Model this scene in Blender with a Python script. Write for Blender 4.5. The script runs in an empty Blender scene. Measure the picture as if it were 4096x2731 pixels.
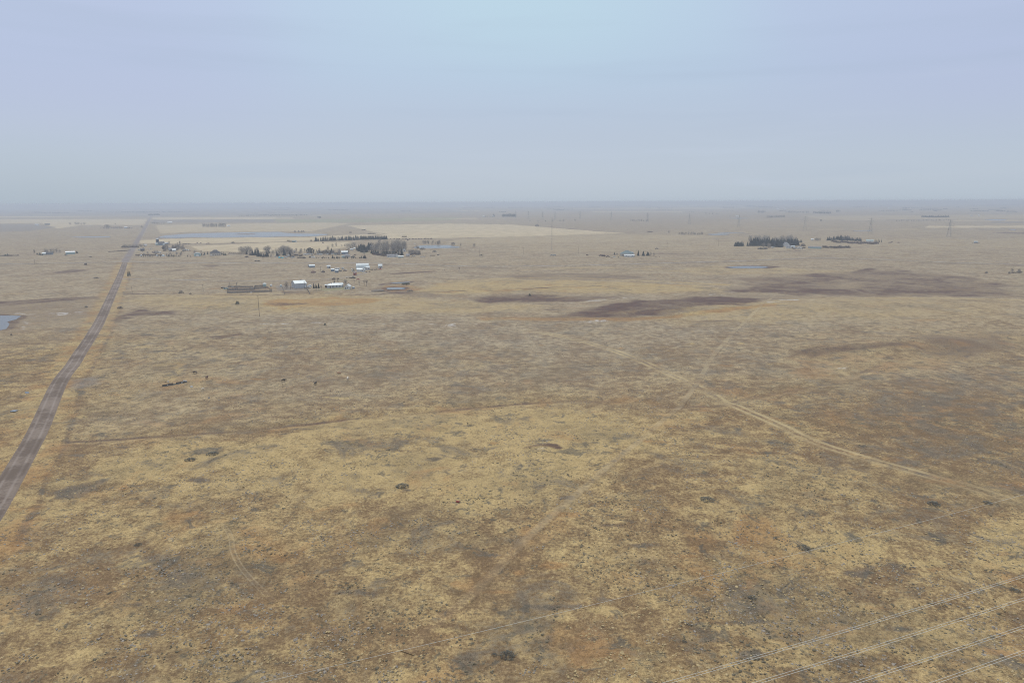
import bpy, math, random
import numpy as np
from mathutils import Vector, Matrix
C = bpy.context.scene.collection
S = bpy.context.scene
R = math.radians
random.seed(7)

# ------------------------------------------------------------ camera
HC = 92.0                       # drone height, metres
F = 2731.0                      # focal length in photo pixels (4096 wide)
PITCH = math.atan((1365.5 - 809.0) / F)
ROLL = math.atan(18 / 4096)
cd = bpy.data.cameras.new('camera'); cam = bpy.data.objects.new('camera', cd); C.objects.link(cam)
cd.sensor_width = 36; cd.lens = 36 * F / 4096; cd.clip_end = 120000; cd.clip_start = 0.5
fw = Vector((0, math.cos(PITCH), -math.sin(PITCH)))
rt0 = Vector((1, 0, 0)); up0 = rt0.cross(fw)
rt = (rt0 * math.cos(ROLL) + up0 * -math.sin(ROLL)).normalized()
up = rt.cross(fw)
cam.matrix_world = Matrix.Translation((0, 0, HC)) @ Matrix((rt, up, -fw)).transposed().to_4x4()
S.camera = cam

# ------------------------------------------------------------ world: overcast sky
SUN_EL, SUN_AZ = R(48), R(-20)      # diffuse sun behind the cloud, beyond the camera's left shoulder
w = bpy.data.worlds.new('World'); S.world = w; w.use_nodes = True
nt = w.node_tree; nt.nodes.clear()
class NB:
    """small node builder"""
    def __init__(s, nt): s.nt = nt
    def n(s, t, **k):
        o = s.nt.nodes.new(t)
        for a, b in k.items(): setattr(o, a, b)
        return o
    def lk(s, a, b): s.nt.links.new(a, b)
    def put(s, sock, v):
        if hasattr(v, 'is_output') or isinstance(v, bpy.types.NodeSocket): s.lk(v, sock)
        else:
            if isinstance(v, (tuple, list)) and len(v) == 3 and sock.type == 'RGBA': v = (*v, 1)
            sock.default_value = v
    def math(s, op, a, b=0.0, c=None, clamp=False):
        m = s.n('ShaderNodeMath', operation=op, use_clamp=clamp)
        s.put(m.inputs[0], a); s.put(m.inputs[1], b)
        if c is not None: s.put(m.inputs[2], c)
        return m.outputs[0]
    def ss(s, x, a, b, lo=0.0, hi=1.0):
        m = s.n('ShaderNodeMapRange', interpolation_type='SMOOTHSTEP')
        s.put(m.inputs[0], x); m.inputs[1].default_value = a; m.inputs[2].default_value = b
        m.inputs[3].default_value = lo; m.inputs[4].default_value = hi
        return m.outputs[0]
    def mix(s, f, a, b, mode='MIX'):
        m = s.n('ShaderNodeMix', data_type='RGBA', blend_type=mode)
        s.put(m.inputs[0], f); s.put(m.inputs[6], a); s.put(m.inputs[7], b)
        return m.outputs[2]
    def noise(s, vec, scale, detail=3.0, rough=0.55, dist=0.0):
        m = s.n('ShaderNodeTexNoise', noise_dimensions='3D')
        s.put(m.inputs['Vector'], vec); m.inputs['Scale'].default_value = scale
        m.inputs['Detail'].default_value = detail; m.inputs['Roughness'].default_value = rough
        m.inputs['Distortion'].default_value = dist
        return m.outputs[0]
    def vmul(s, vec, xyz):
        m = s.n('ShaderNodeVectorMath', operation='MULTIPLY'); s.put(m.inputs[0], vec); m.inputs[1].default_value = xyz
        return m.outputs[0]
    def ramp(s, x, stops):
        m = s.n('ShaderNodeValToRGB'); e = m.color_ramp.elements
        while len(e) < len(stops): e.new(0.5)
        for i, (p, c) in enumerate(stops): e[i].position = p; e[i].color = (*c, 1)
        s.put(m.inputs[0], x); return m.outputs[0]
def lin(r, g, b):
    f = lambda c: c / 12.92 if c <= 0.04045 else ((c + 0.055) / 1.055) ** 2.4
    return (f(r / 255), f(g / 255), f(b / 255))
B = NB(nt)
tc = B.n('ShaderNodeTexCoord').outputs['Generated']
sep = B.n('ShaderNodeSeparateXYZ'); B.lk(tc, sep.inputs[0]); X, Y, Z = sep.outputs
sky = B.n('ShaderNodeTexSky', sky_type='NISHITA', sun_disc=False, sun_elevation=SUN_EL, sun_rotation=SUN_AZ,
          altitude=900, air_density=1.0, dust_density=3.0, ozone_density=1.0)
skyc = B.mix(1.0, sky.outputs[0], (0.09, 0.09, 0.09), 'MULTIPLY')
base = B.ramp(Z, [(0.0, lin(183, 196, 209)), (0.03, lin(187, 199, 213)), (0.09, lin(185, 198, 216)), (0.17, lin(184, 201, 224)),
                  (0.27, lin(189, 207, 231)), (0.55, (1.15, 1.17, 1.20)), (1.0, (1.55, 1.53, 1.50))])
wob = B.noise(tc, 1.6, 3)
wobs = B.math('MULTIPLY', B.math('SUBTRACT', wob, 0.5), 0.35)
ax = B.math('ABSOLUTE', B.math('ADD', B.math('SUBTRACT', X, 0.04), wobs))
side = B.ss(ax, 0.20, 0.52)
lift = B.ss(Z, 0.05, 0.14)
col = B.mix(B.math('MULTIPLY', B.math('MULTIPLY', side, lift), 0.46), base, lin(183, 190, 222))
cy = B.math('MULTIPLY', B.ss(ax, 0.40, 0.04), B.ss(B.math('ADD', Z, B.math('MULTIPLY', wobs, 0.2)), 0.11, 0.26))
col = B.mix(B.math('MULTIPLY', cy, 0.42), col, lin(191, 226, 232))
gl = B.math('MULTIPLY', B.ss(B.math('ADD', X, wobs), -0.25, -0.60), B.ss(Z, 0.10, 0.0))
col = B.mix(B.math('MULTIPLY', gl, 0.5), col, lin(163, 180, 195))
st = B.noise(B.vmul(tc, (2.2, 2.2, 26)), 1.0, 5, 0.5, 0.3)
col = B.mix(B.math('MULTIPLY', B.ss(st, 0.52, 0.75), B.math('MULTIPLY', B.ss(X, -0.3, 0.4), B.ss(Z, 0.22, 0.08, 0, 0.45))), col, lin(196, 208, 226))
st2 = B.noise(B.vmul(tc, (1.1, 1.1, 14)), 1.7, 4, 0.5, 0.2)
col = B.mix(B.ss(st2, 0.5, 0.8, 0, 0.30), col, lin(170, 186, 208))
col = B.mix(0.06, col, skyc)
bg = B.n('ShaderNodeBackground'); B.lk(col, bg.inputs[0]); bg.inputs[1].default_value = 1.0
out = B.n('ShaderNodeOutputWorld'); B.lk(bg.outputs[0], out.inputs[0])

ld = bpy.data.lights.new('sun', 'SUN'); ld.energy = 1.45; ld.angle = R(25); ld.color = (1.0, 0.97, 0.92)
sun = bpy.data.objects.new('sun', ld); C.objects.link(sun)
sd = Vector((math.sin(SUN_AZ) * math.cos(SUN_EL), math.cos(SUN_AZ) * math.cos(SUN_EL), math.sin(SUN_EL)))
sun.rotation_euler = sd.to_track_quat('Z', 'Y').to_euler()
S.view_settings.view_transform = 'Standard'; S.view_settings.look = 'None'
S.view_settings.exposure = 0.0; S.view_settings.gamma = 1.0
try: S.cycles.use_denoising = True; S.cycles.denoising_prefilter = 'NONE'; S.cycles.pixel_filter_type = 'BLACKMAN_HARRIS'; S.cycles.filter_width = 1.05
except Exception: pass
S.cycles.max_bounces = 6; S.cycles.volume_bounces = 1; S.cycles.diffuse_bounces = 2; S.cycles.glossy_bounces = 2
S.cycles.use_adaptive_sampling = False

# ------------------------------------------------------------ noise and terrain (numpy)
def _h(i, j, s):
    n = (i.astype(np.int64) * 374761393 + j.astype(np.int64) * 668265263 + s * 1442695041) & 0xFFFFFFFF
    n = ((n ^ (n >> 13)) * 1274126177) & 0xFFFFFFFF
    return ((n ^ (n >> 16)) & 0xFFFF) / 65535.0
def vnoise(x, y, s=0):
    i = np.floor(x); j = np.floor(y); u = x - i; v = y - j
    u = u * u * (3 - 2 * u); v = v * v * (3 - 2 * v)
    a = _h(i, j, s); b = _h(i + 1, j, s); c = _h(i, j + 1, s); d = _h(i + 1, j + 1, s)
    return (a * (1 - u) + b * u) * (1 - v) + (c * (1 - u) + d * u) * v
def fbm(x, y, oct=4, s=0, g=0.5):
    t = 0; a = 1; n = 0
    for k in range(oct):
        t = t + a * vnoise(x * 2 ** k + 17.3 * k, y * 2 ** k - 9.1 * k, s + k); n += a; a *= g
    return t / n
def sstep(x, a, b):
    t = np.clip((x - a) / (b - a), 0, 1); return t * t * (3 - 2 * t)
def flat(px, py, z=0.0):
    d = fw * F + rt * (px - 2048) + up * (1365.5 - py)
    t = (z - HC) / d.z
    return (d.x * t, d.y * t)
HILLS = [(2700, 1250, 2.6, 150, 60), (3500, 1230, 4.0, 190, 55), (3300, 1330, 2.2, 90, 50), (1500, 1290, 1.8, 120, 60),
         (3900, 1290, 3.0, 130, 45), (3350, 1405, 3.2, 60, 16), (3650, 1380, 3.0, 55, 16), (1188 + 1000, 1800, 1.0, 9, 6),
         (1000, 1800, 1.5, 60, 30), (2600, 1850, 1.5, 45, 30), (3300, 2000, 1.5, 50, 30), (1900, 1130, 3.0, 200, 90), (900, 1220, 1.2, 80, 30)]
HILLS = [(*flat(a, b), c, d, e) for a, b, c, d, e in HILLS]
CREEK = [(3520, 1460), (3330, 1530), (3150, 1562), (2960, 1592), (2856, 1616), (2700, 1622), (2480, 1600), (2264, 1592), (2060, 1608),
         (1880, 1622), (1650, 1646), (1400, 1672), (1220, 1698), (870, 1733), (500, 1752), (270, 1760)]
CREEKW = np.array([flat(*p) for p in CREEK])
PONDS = {
 'near': [(-60, 1258), (10, 1262), (82, 1264), (76, 1270), (62, 1278), (40, 1284), (30, 1288), (38, 1296), (30, 1310), (16, 1318), (-60, 1326)],
 'thin': [(276, 949), (330, 947), (434, 946.5), (430, 949.5), (350, 951)],
 'long': [(628, 951), (655, 943.5), (700, 939.5), (770, 934.5), (870, 931.5), (1000, 929), (1110, 928), (1135, 931), (1180, 934.5),
          (1306, 936.5), (1300, 941), (1235, 946), (1120, 947), (1060, 949), (1000, 948.5), (940, 950.5), (860, 951.5), (780, 950), (700, 952.5)],
 'mid': [(1655, 993), (1668, 986), (1700, 981.5), (1790, 981), (1808, 984), (1842, 990), (1800, 992.5), (1735, 994)],
 'dugout': [(1546, 1160), (1560, 1157.5), (1605, 1157), (1622, 1161), (1608, 1164.5), (1556, 1166)],
 'trench': [(1560, 1141.5), (1600, 1138.5), (1640, 1137), (1632, 1139.5), (1585, 1143)],
 'oval': [(2906, 1070), (2925, 1067), (2970, 1065), (3040, 1065.5), (3072, 1069), (3060, 1072), (3000, 1073.5), (2940, 1073)],
 'east': [(2828, 938), (2842, 936), (2900, 935.5), (2922, 937.5), (2900, 940), (2850, 940.5)],
 'strip': [(2862, 931.5), (2960, 930), (2976, 931), (2900, 933)],
 'far': [(2903, 873.5), (2950, 872), (2998, 873), (2950, 875)],
 'right': [(3930, 878), (4005, 878), (4028, 881), (4000, 883), (3965, 882), (3950, 880)],
 'sliver': [(3412, 924), (3478, 923.5), (3482, 925), (3420, 926)],
 'edge': [(4038, 919.5), (4060, 919), (4062, 921), (4042, 921)],
 'blue': [(97, 1567), (106, 1564), (116, 1566), (117, 1570), (105, 1573)],
 'lake': [(1784, 828.3), (1836, 827.5), (1838, 829), (1790, 829.5)],
}
pn = flat(10, 1290)
def H(x, y):
    x = np.asarray(x, float); y = np.asarray(y, float)
    d = np.hypot(x, y)
    fade = 1 - sstep(d, 520, 1000)
    z = (fbm(x / 170, y / 170, 4, 3) - 0.5) * 3.2 * fade + (fbm(x / 38, y / 38, 3, 9) - 0.5) * 0.7 * fade
    for hx, hy, hh, a, b in HILLS:
        z = z + hh * np.exp(-((x - hx) / a) ** 2 - ((y - hy) / b) ** 2) * (1 - sstep(d, 900, 1200))
    k = np.exp(-(((x - pn[0]) / 75) ** 2 + ((y - pn[1]) / 60) ** 2) ** 2)
    z = z * (1 - k)
    k = 1 - sstep(polydist(x, y, CREEKW), 0.8, 7.0)
    z = z - 0.8 * k * fade
    return z
def polydist(x, y, P):
    x = np.asarray(x, float); y = np.asarray(y, float)
    best = np.full(x.shape, 1e9)
    for i in range(len(P) - 1):
        ax, ay = P[i]; bx, by = P[i + 1]; dx, dy = bx - ax, by - ay; L = dx * dx + dy * dy + 1e-9
        t = np.clip(((x - ax) * dx + (y - ay) * dy) / L, 0, 1)
        best = np.minimum(best, np.hypot(x - ax - t * dx, y - ay - t * dy))
    return best
def G(px, py):
    z = 0.0
    for _ in range(6):
        x, y = flat(px, py, z); z = float(H(np.array([x]), np.array([y]))[0])
    return Vector((x, y, z))
def mpp(px, py):                 # metres per photo pixel, across the view
    x, y = flat(px, py); d = Vector((x, y, -HC)).dot(fw)
    return d / F

# ------------------------------------------------------------ roads and tracks (photo points projected onto the plain)
ROAD = [(-420, 2560), (-160, 2240), (20, 1965), (160, 1700), (235, 1533), (292, 1457), (325, 1406), (361, 1355), (390, 1305), (415, 1253), (447, 1180), (482, 1100), (500, 1050)]
ROAD2 = [(500, 1050), (512, 1028), (545, 972), (575, 920), (592, 888), (606, 862)]
HWAY = [(-900, 1062), (0, 1057), (500, 1050), (900, 1053), (1380, 1052), (1640, 1057), (1830, 1065), (2080, 1066), (2500, 1058), (2800, 1049), (3000, 1043), (3150, 1037), (3280, 1033),
        (3500, 1038), (3800, 1051), (4096, 1060), (4700, 1080)]
LANE = [(488, 1116), (640, 1118), (900, 1124), (1100, 1128), (1300, 1122), (1400, 1110), (1440, 1100), (1480, 1088)]
TRK_A = [(2060, 1316), (2150, 1330), (2230, 1342), (2350, 1368), (2500, 1418), (2680, 1495), (2800, 1550), (2870, 1590), (3000, 1648), (3120, 1700), (3260, 1768), (3480, 1840), (3700, 1900), (3950, 1968), (4250, 2060)]
TRK_B = [(1630, 2620), (1760, 2490), (1860, 2410), (1990, 2280), (2120, 2150), (2280, 2010), (2420, 1890), (2540, 1790), (2610, 1720), (2720, 1620), (2790, 1530), (2850, 1430), (2920, 1350), (2990, 1290), (3060, 1228), (3110, 1170)]
TRK_C = [(440, 1318), (700, 1312), (1000, 1310), (1400, 1303), (1800, 1296), (2050, 1283), (2300, 1250)]
TRK_D = [(850, 2085), (905, 2125), (925, 2165), (932, 2215), (955, 2265), (1000, 2320), (1060, 2380), (1100, 2420)]
TRK_E = [(1100, 1365), (1300, 1352), (1600, 1338), (1900, 1325), (2100, 1318)]
def spline(P, n=8):
    out = []
    Q = [P[0]] + list(P) + [P[-1]]
    for i in range(1, len(Q) - 2):
        p0, p1, p2, p3 = [np.array(q, float) for q in Q[i - 1:i + 3]]
        for k in range(n):
            t = k / n
            out.append(0.5 * ((2 * p1) + (-p0 + p2) * t + (2 * p0 - 5 * p1 + 4 * p2 - p3) * t * t + (-p0 + 3 * p1 - 3 * p2 + p3) * t ** 3))
    out.append(np.array(P[-1], float)); return np.array(out)
def wline(P, n=6): return spline([flat(*p) for p in P], n)
roadW, hwayW, laneW = wline(ROAD), wline(HWAY), wline(LANE)
roadW2 = wline(ROAD2)
trkW = {k: wline(v) for k, v in dict(A=TRK_A, B=TRK_B, C=TRK_C, D=TRK_D, E=TRK_E).items()}

# ------------------------------------------------------------ where each kind of ground cover grows
K = 1.7415                                  # overview pixel -> photo pixel
def ov(*P): return [(a * K, b * K) for a, b in P]
# (channel, strength, feather m, warp m, points).  channels: 0 dark heath, 1 straw, 2 rust grass, 3 grey sage, 4 salt, 5 stubble field, 6 green, 7 grey plain
PATCH = [
 (0, 1.0, 11, 16, ov((1235, 735), (1380, 711), (1500, 690), (1640, 683), (1775, 690), (1700, 710), (1600, 722), (1450, 731), (1330, 732))),
 (0, 0.40, 16, 18, ov((1380, 712), (1560, 672), (1800, 676), (1900, 690), (1780, 702), (1600, 726), (1480, 734))),
 (0, 1.0, 18, 20, ov((1665, 666), (1740, 660), (1900, 661), (2050, 666), (2200, 664), (2290, 671), (2180, 678), (2000, 674), (1800, 671), (1690, 671))),
 (0, 0.62, 20, 24, ov((1690, 640), (1850, 628), (2050, 618), (2250, 640), (2352, 660), (2352, 685), (2100, 684), (1850, 680), (1700, 668))),
 (0, 0.8, 18, 18, ov((1055, 690), (1150, 679), (1300, 681), (1490, 683), (1350, 694), (1150, 699))),
 (0, 0.55, 8, 12, ov((900, 660), (980, 672), (1050, 682), (1000, 690), (930, 684), (860, 668))),
 (0, 0.50, 12, 14, ov((1120, 640), (1280, 628), (1450, 630), (1500, 642), (1350, 650), (1200, 648))),
 (0, 0.60, 5, 7, ov((1810, 815), (1950, 802), (2090, 798), (2110, 806), (1990, 814), (1860, 830))),
 (2, 0.45, 8, 12, ov((1815, 826), (1990, 812), (2100, 800), (2190, 790), (2230, 830), (2100, 852), (1990, 872), (1880, 884), (1830, 868))),
 (0, 0.45, 10, 12, ov((2080, 776), (2352, 762), (2352, 800), (2240, 836), (2150, 820), (2100, 800))),
 (0, 0.95, 7, 9, ov((262, 738), (292, 713), (330, 711), (360, 716), (415, 713), (398, 728), (340, 724), (300, 728), (280, 740))),
 (0, 1.0, 1.5, 3, ov((478, 775), (520, 771), (556, 767), (555, 770), (520, 777), (492, 782))),
 (0, 0.85, 3, 5, ov((-200, 700), (0, 692), (120, 686), (240, 681), (238, 686), (110, 694), (0, 703), (-200, 712))),
 (0, 0.42, 12, 14, ov((-200, 700), (0, 690), (236, 684), (205, 745), (150, 758), (40, 768), (-200, 780))),
 (0, 0.40, 8, 12, ov((30, 730), (120, 716), (215, 712), (200, 745), (90, 752))),
 (2, 0.9, 6, 9, ov((600, 700), (640, 686), (700, 690), (760, 683), (880, 690), (850, 700), (730, 704), (660, 712))),
 (0, 0.55, 4, 6, ov((610, 698), (700, 696), (730, 702), (640, 706))),
 (1, 0.85, 9, 12, ov((960, 672), (1010, 655), (1180, 648), (1420, 650), (1600, 656), (1660, 668), (1480, 676), (1200, 672), (1040, 680))),
 (1, 0.60, 12, 14, ov((300, 680), (700, 672), (1250, 706), (1200, 720), (800, 725), (420, 712), (300, 700))),
 (2, 1.0, 3, 5, ov((1090, 734), (1300, 733), (1500, 733), (1640, 722), (1780, 706), (1790, 712), (1620, 731), (1440, 741), (1250, 740), (1110, 742))),
 (1, 0.50, 25, 20, ov((1500, 735), (1850, 690), (2150, 686), (2352, 694), (2352, 745), (1900, 742), (1600, 752))),
 (3, 0.25, 30, 20, ov((280, 745), (1200, 735), (2000, 760), (1760, 880), (900, 900), (250, 860))),
 (3, 0.55, 20, 18, ov((2000, 870), (2352, 840), (2352, 1060), (2130, 1060), (1900, 960))),
 (1, 0.55, 14, 10, ov((300, 1035), (560, 1010), (820, 955), (1200, 935), (1560, 960), (1450, 1030), (1180, 1080), (700, 1110), (250, 1120), (130, 1180), (150, 1070))),
 (3, 0.6, 9, 9, ov((720, 1030), (760, 1008), (900, 1002), (1040, 1008), (1000, 1025), (860, 1045), (760, 1048))),
 (3, 1.0, 2, 3, ov((155, 1095), (200, 1080), (240, 1095), (200, 1106), (165, 1105))),
 (3, 1.0, 2, 3, ov((112, 1140), (160, 1124), (250, 1105), (230, 1128), (180, 1148), (130, 1150))),
 (3, 0.9, 2, 3, ov((410, 1050), (470, 1038), (520, 1036), (500, 1050), (440, 1058))),
 (2, 0.65, 14, 8, ov((380, 1290), (480, 1220), (760, 1190), (740, 1260), (560, 1330))),
 (2, 0.60, 12, 8, ov((1480, 1320), (1600, 1230), (1800, 1200), (1760, 1330), (1600, 1380))),
 (2, 0.60, 12, 8, ov((1100, 1480), (1500, 1440), (1600, 1568), (1000, 1568))),
 (1, 0.85, 6, 4, ov((2250, 1215), (2352, 1190), (2352, 1300), (2290, 1290))),
 (1, 0.75, 6, 5, ov((1820, 1255), (1960, 1240), (2010, 1270), (1950, 1330), (1850, 1300))),
 (1, 0.6, 8, 5, ov((700, 1070), (1250, 1020), (1380, 1090), (1080, 1170), (760, 1150))),
 (3, 0.45, 14, 10, ov((1660, 1370), (1850, 1300), (2050, 1330), (2000, 1400), (1760, 1420))),
 (3, 0.45, 14, 10, ov((1150, 1420), (1500, 1430), (1620, 1480), (1400, 1520), (1120, 1500))),
 (3, 0.45, 16, 10, ov((30, 1280), (420, 1290), (700, 1330), (600, 1400), (200, 1360))),
 (3, 0.5, 12, 9, ov((1950, 1160), (2200, 1150), (2250, 1200), (2000, 1215))),
 (0, 1.0, 1.2, 1.0, [(2087, 1803), (2120, 1792), (2190, 1785), (2230, 1791), (2250, 1806), (2236, 1813), (2160, 1800), (2100, 1808)]),
 (4, 0.6, 1.0, 1.5, [(2095, 1810), (2140, 1800), (2210, 1803), (2180, 1817), (2140, 1818)]),
 (4, 0.55, 6, 7, ov((970, 752), (1050, 746), (1100, 750), (1020, 757))), (4, 0.6, 5, 7, ov((1300, 743), (1380, 738), (1440, 741), (1360, 747))),
 (4, 0.50, 5, 7, ov((1260, 700), (1400, 686), (1500, 684), (1420, 692), (1300, 706))),
 (4, 0.50, 5, 7, ov((1700, 704), (1800, 694), (1900, 690), (1870, 697), (1760, 708))), (4, 0.5, 6, 7, ov((1600, 676), (1690, 668), (1700, 674), (1640, 682))),
 (4, 0.6, 3, 4, ov((100, 719), (190, 716), (200, 721), (130, 725))),
 (4, 0.5, 3, 4, ov((1880, 850), (1960, 842), (1990, 848), (1900, 862))),
 (4, 0.4, 3, 4, ov((560, 745), (900, 744), (900, 748), (560, 750))), (4, 0.7, 1.5, 2, [(1408, 1162), (1450, 1159), (1470, 1158), (1450, 1163)]),
 # stubble fields on the far plain
 (5, 1.0, 2, 1, [(558, 962), (640, 956), (870, 951), (1050, 949.5), (1240, 949), (1262, 946), (1552, 933), (1330, 960), (1254, 962), (990, 970), (700, 975), (556, 972)]),
 (5, 1.0, 3, 1, [(1390, 902), (1800, 895), (2050, 899), (2200, 911), (2400, 926), (2500, 933), (2350, 937), (2000, 948), (1800, 952), (1560, 955), (1490, 948), (1552, 934), (1500, 930)]),
 (5, 0.35, 6, 1, [(1790, 968), (1830, 958), (1950, 950), (2350, 938), (2700, 940), (2900, 946), (2600, 965), (1900, 975)]),
 (5, 0.16, 10, 1, [(1800, 975), (2600, 960), (3200, 955), (4096, 955), (4300, 990), (3600, 1000), (3300, 998), (2900, 1005), (2500, 1008), (2000, 1004)]),
 (5, 0.75, 3, 1, [(-300, 880), (0, 877), (590, 876), (575, 900), (330, 900), (230, 915), (160, 892), (-300, 898)]),
 (5, 0.8, 3, 1, [(-300, 866), (200, 864), (600, 858), (595, 862), (300, 868), (-300, 873)]), (5, 0.85, 3, 1, [(610, 870), (1105, 868), (1100, 877), (612, 879)]),
 (5, 0.55, 3, 1, [(620, 900), (1300, 890), (1400, 894), (1250, 925), (760, 928), (640, 935)]),
 (5, 0.7, 3, 1, [(760, 985), (1040, 972), (1200, 968), (1400, 968), (1420, 985), (1250, 1006), (960, 1008), (800, 1004)]),
 (6, 0.6, 3, 1, [(1100, 878), (1500, 874), (1850, 868), (1800, 882), (1400, 890), (1110, 890)]), (7, 0.8, 3, 1, [(612, 879), (1105, 877), (1100, 890), (600, 892)]),
 (7, 0.8, 20, 1, [(-800, 832), (1000, 832), (1800, 838), (1900, 850), (700, 866), (-800, 864)]),
 (7, 0.9, 10, 3, [(-300, 900), (120, 898), (230, 908), (120, 925), (-300, 932)]),
 (7, 0.40, 10, 3, [(2000, 876), (2700, 862), (3400, 850), (4300, 846), (4300, 858), (3500, 862), (2900, 880), (2600, 934), (2300, 922), (2060, 898)]),
 (5, 0.4, 10, 1, [(3200, 864), (4100, 858), (4300, 872), (3300, 880)]), (5, 0.6, 3, 1, [(2160, 834), (3000, 832), (2900, 837), (2200, 838)]),
 (5, 0.8, 2, 1, [(3378, 879), (3545, 877), (3545, 878.6), (3378, 880.6)]),
 (0, 0.9, 3, 2, [(3965, 933), (4000, 930), (4200, 929), (4400, 932), (4200, 936), (4010, 935)]),
 (0, 0.7, 3, 2, [(2940, 938), (2990, 935), (3010, 936), (2960, 940)]), (0, 0.75, 2, 2, [(2900, 1070), (2930, 1064), (2990, 1061.5), (3080, 1063), (3130, 1068), (3080, 1074), (2950, 1075.5)]),
 (1, 0.4, 10, 5, [(2700, 1075), (2900, 1060), (3200, 1075), (3500, 1085), (3100, 1095), (2800, 1100)]),
 (0, 0.7, 2, 2, [(1545, 1096), (1650, 1088), (1740, 1084), (1750, 1087), (1650, 1096), (1570, 1100)]),
 (0, 0.7, 2, 2, [(805, 1064), (840, 1058), (885, 1062), (850, 1070)]), (0, 0.7, 2, 2, [(690, 1078), (760, 1076), (800, 1078), (700, 1081)]),
 (0, 0.7, 2, 2, [(200, 1090), (300, 1076), (360, 1080), (260, 1096)]), (3, 0.7, 4, 3, ov((110, 760), (160, 752), (200, 757), (150, 768))),
 (0, 0.8, 2, 2, [(1506, 1145), (1560, 1140), (1640, 1135), (1642, 1140), (1560, 1146), (1520, 1149)]),
 (2, 0.9, 2, 2, [(1520, 1170), (1535, 1150), (1640, 1148), (1700, 1160), (1660, 1170), (1560, 1173)]), (6, 0.55, 3, 2, [(1280, 1160), (1400, 1150), (1400, 1163), (1300, 1168)]),
 (6, 0.5, 3, 3, [(1440, 1005), (1470, 1010), (1480, 1016), (1448, 1012)]), (7, 0.8, 3, 2, [(1100, 1145), (1240, 1148), (1240, 1165), (1110, 1165)]),
 (0, 0.6, 3, 3, [(1120, 1166), (1240, 1168), (1240, 1180), (1140, 1178)]), (0, 0.5, 3, 2, [(905, 1148), (1080, 1146), (1088, 1170), (905, 1176)]),
 (3, 0.8, 5, 4, ov((85, 825), (110, 818), (118, 828), (90, 836))), (7, 0.7, 4, 3, ov((150, 870), (230, 860), (240, 880), (160, 900))),
 (2, 0.6, 3, 3, [(640, 1560), (760, 1545), (980, 1530), (900, 1500), (700, 1510), (620, 1530)]),
]
NCH = 9
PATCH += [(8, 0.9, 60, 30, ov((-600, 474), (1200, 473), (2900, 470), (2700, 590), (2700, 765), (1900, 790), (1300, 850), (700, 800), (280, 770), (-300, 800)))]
_q = random.Random(99)
def _blob(cx, cy, w, h, n=9): return [(cx + math.cos(6.283 * i / n) * w * _q.uniform(.6, 1.2), cy + math.sin(6.283 * i / n) * h * _q.uniform(.5, 1.2)) for i in range(n)]
for _i in range(70):      # heath and wet streaks of the middle distance
    _y = _q.uniform(1035, 1320); _s = .35 + (_y - 1035) / 285
    PATCH.append((_q.choice((0, 0, 0, 3, 1, 2)), _q.uniform(.35, .75), 1.5 + 2 * _s, 5, _blob(_q.uniform(-50, 4150), _y, _q.uniform(25, 150) * _s, _q.uniform(1.2, 4.5) * _s)))
for _i in range(170):     # sage smudges of the nearer meadow
    _y = 1330 + 1350 * _q.random() ** 1.35; _s = .5 + (_y - 1330) / 900
    _x = _q.uniform(250, 4150); _x = _x if _q.random() < .6 else _q.uniform(2300, 4150)
    PATCH.append((_q.choice((3, 3, 3, 1, 2)), _q.uniform(.6, 1.0), .8, 2.2, _blob(_x, _y, _q.uniform(14, 70) * _s, _q.uniform(4, 11) * _s)))
for _i in range(46):      # fields and pastures of the far plain
    _y = 822 + 95 * _q.random() ** 1.6; _w = _q.uniform(120, 620); _x = _q.uniform(-200, 4200); _hh = (_y - 812) * _q.uniform(.03, .10)
    if 550 < _x + _w / 2 < 2700 and _y > 880: continue
    PATCH.append((_q.choice((5, 5, 7, 7, 7, 6, 8)), _q.uniform(.35, .9), 3, 1, [(_x, _y), (_x + _w, _y - 1.2), (_x + _w * 1.02, _y + _hh), (_x - _w * .03, _y + _hh)]))
PATCH += [(8, 0.55, 40, 25, ov((250, 760), (1500, 740), (2400, 740), (2400, 900), (1700, 900), (1000, 930), (200, 990)))]
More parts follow.
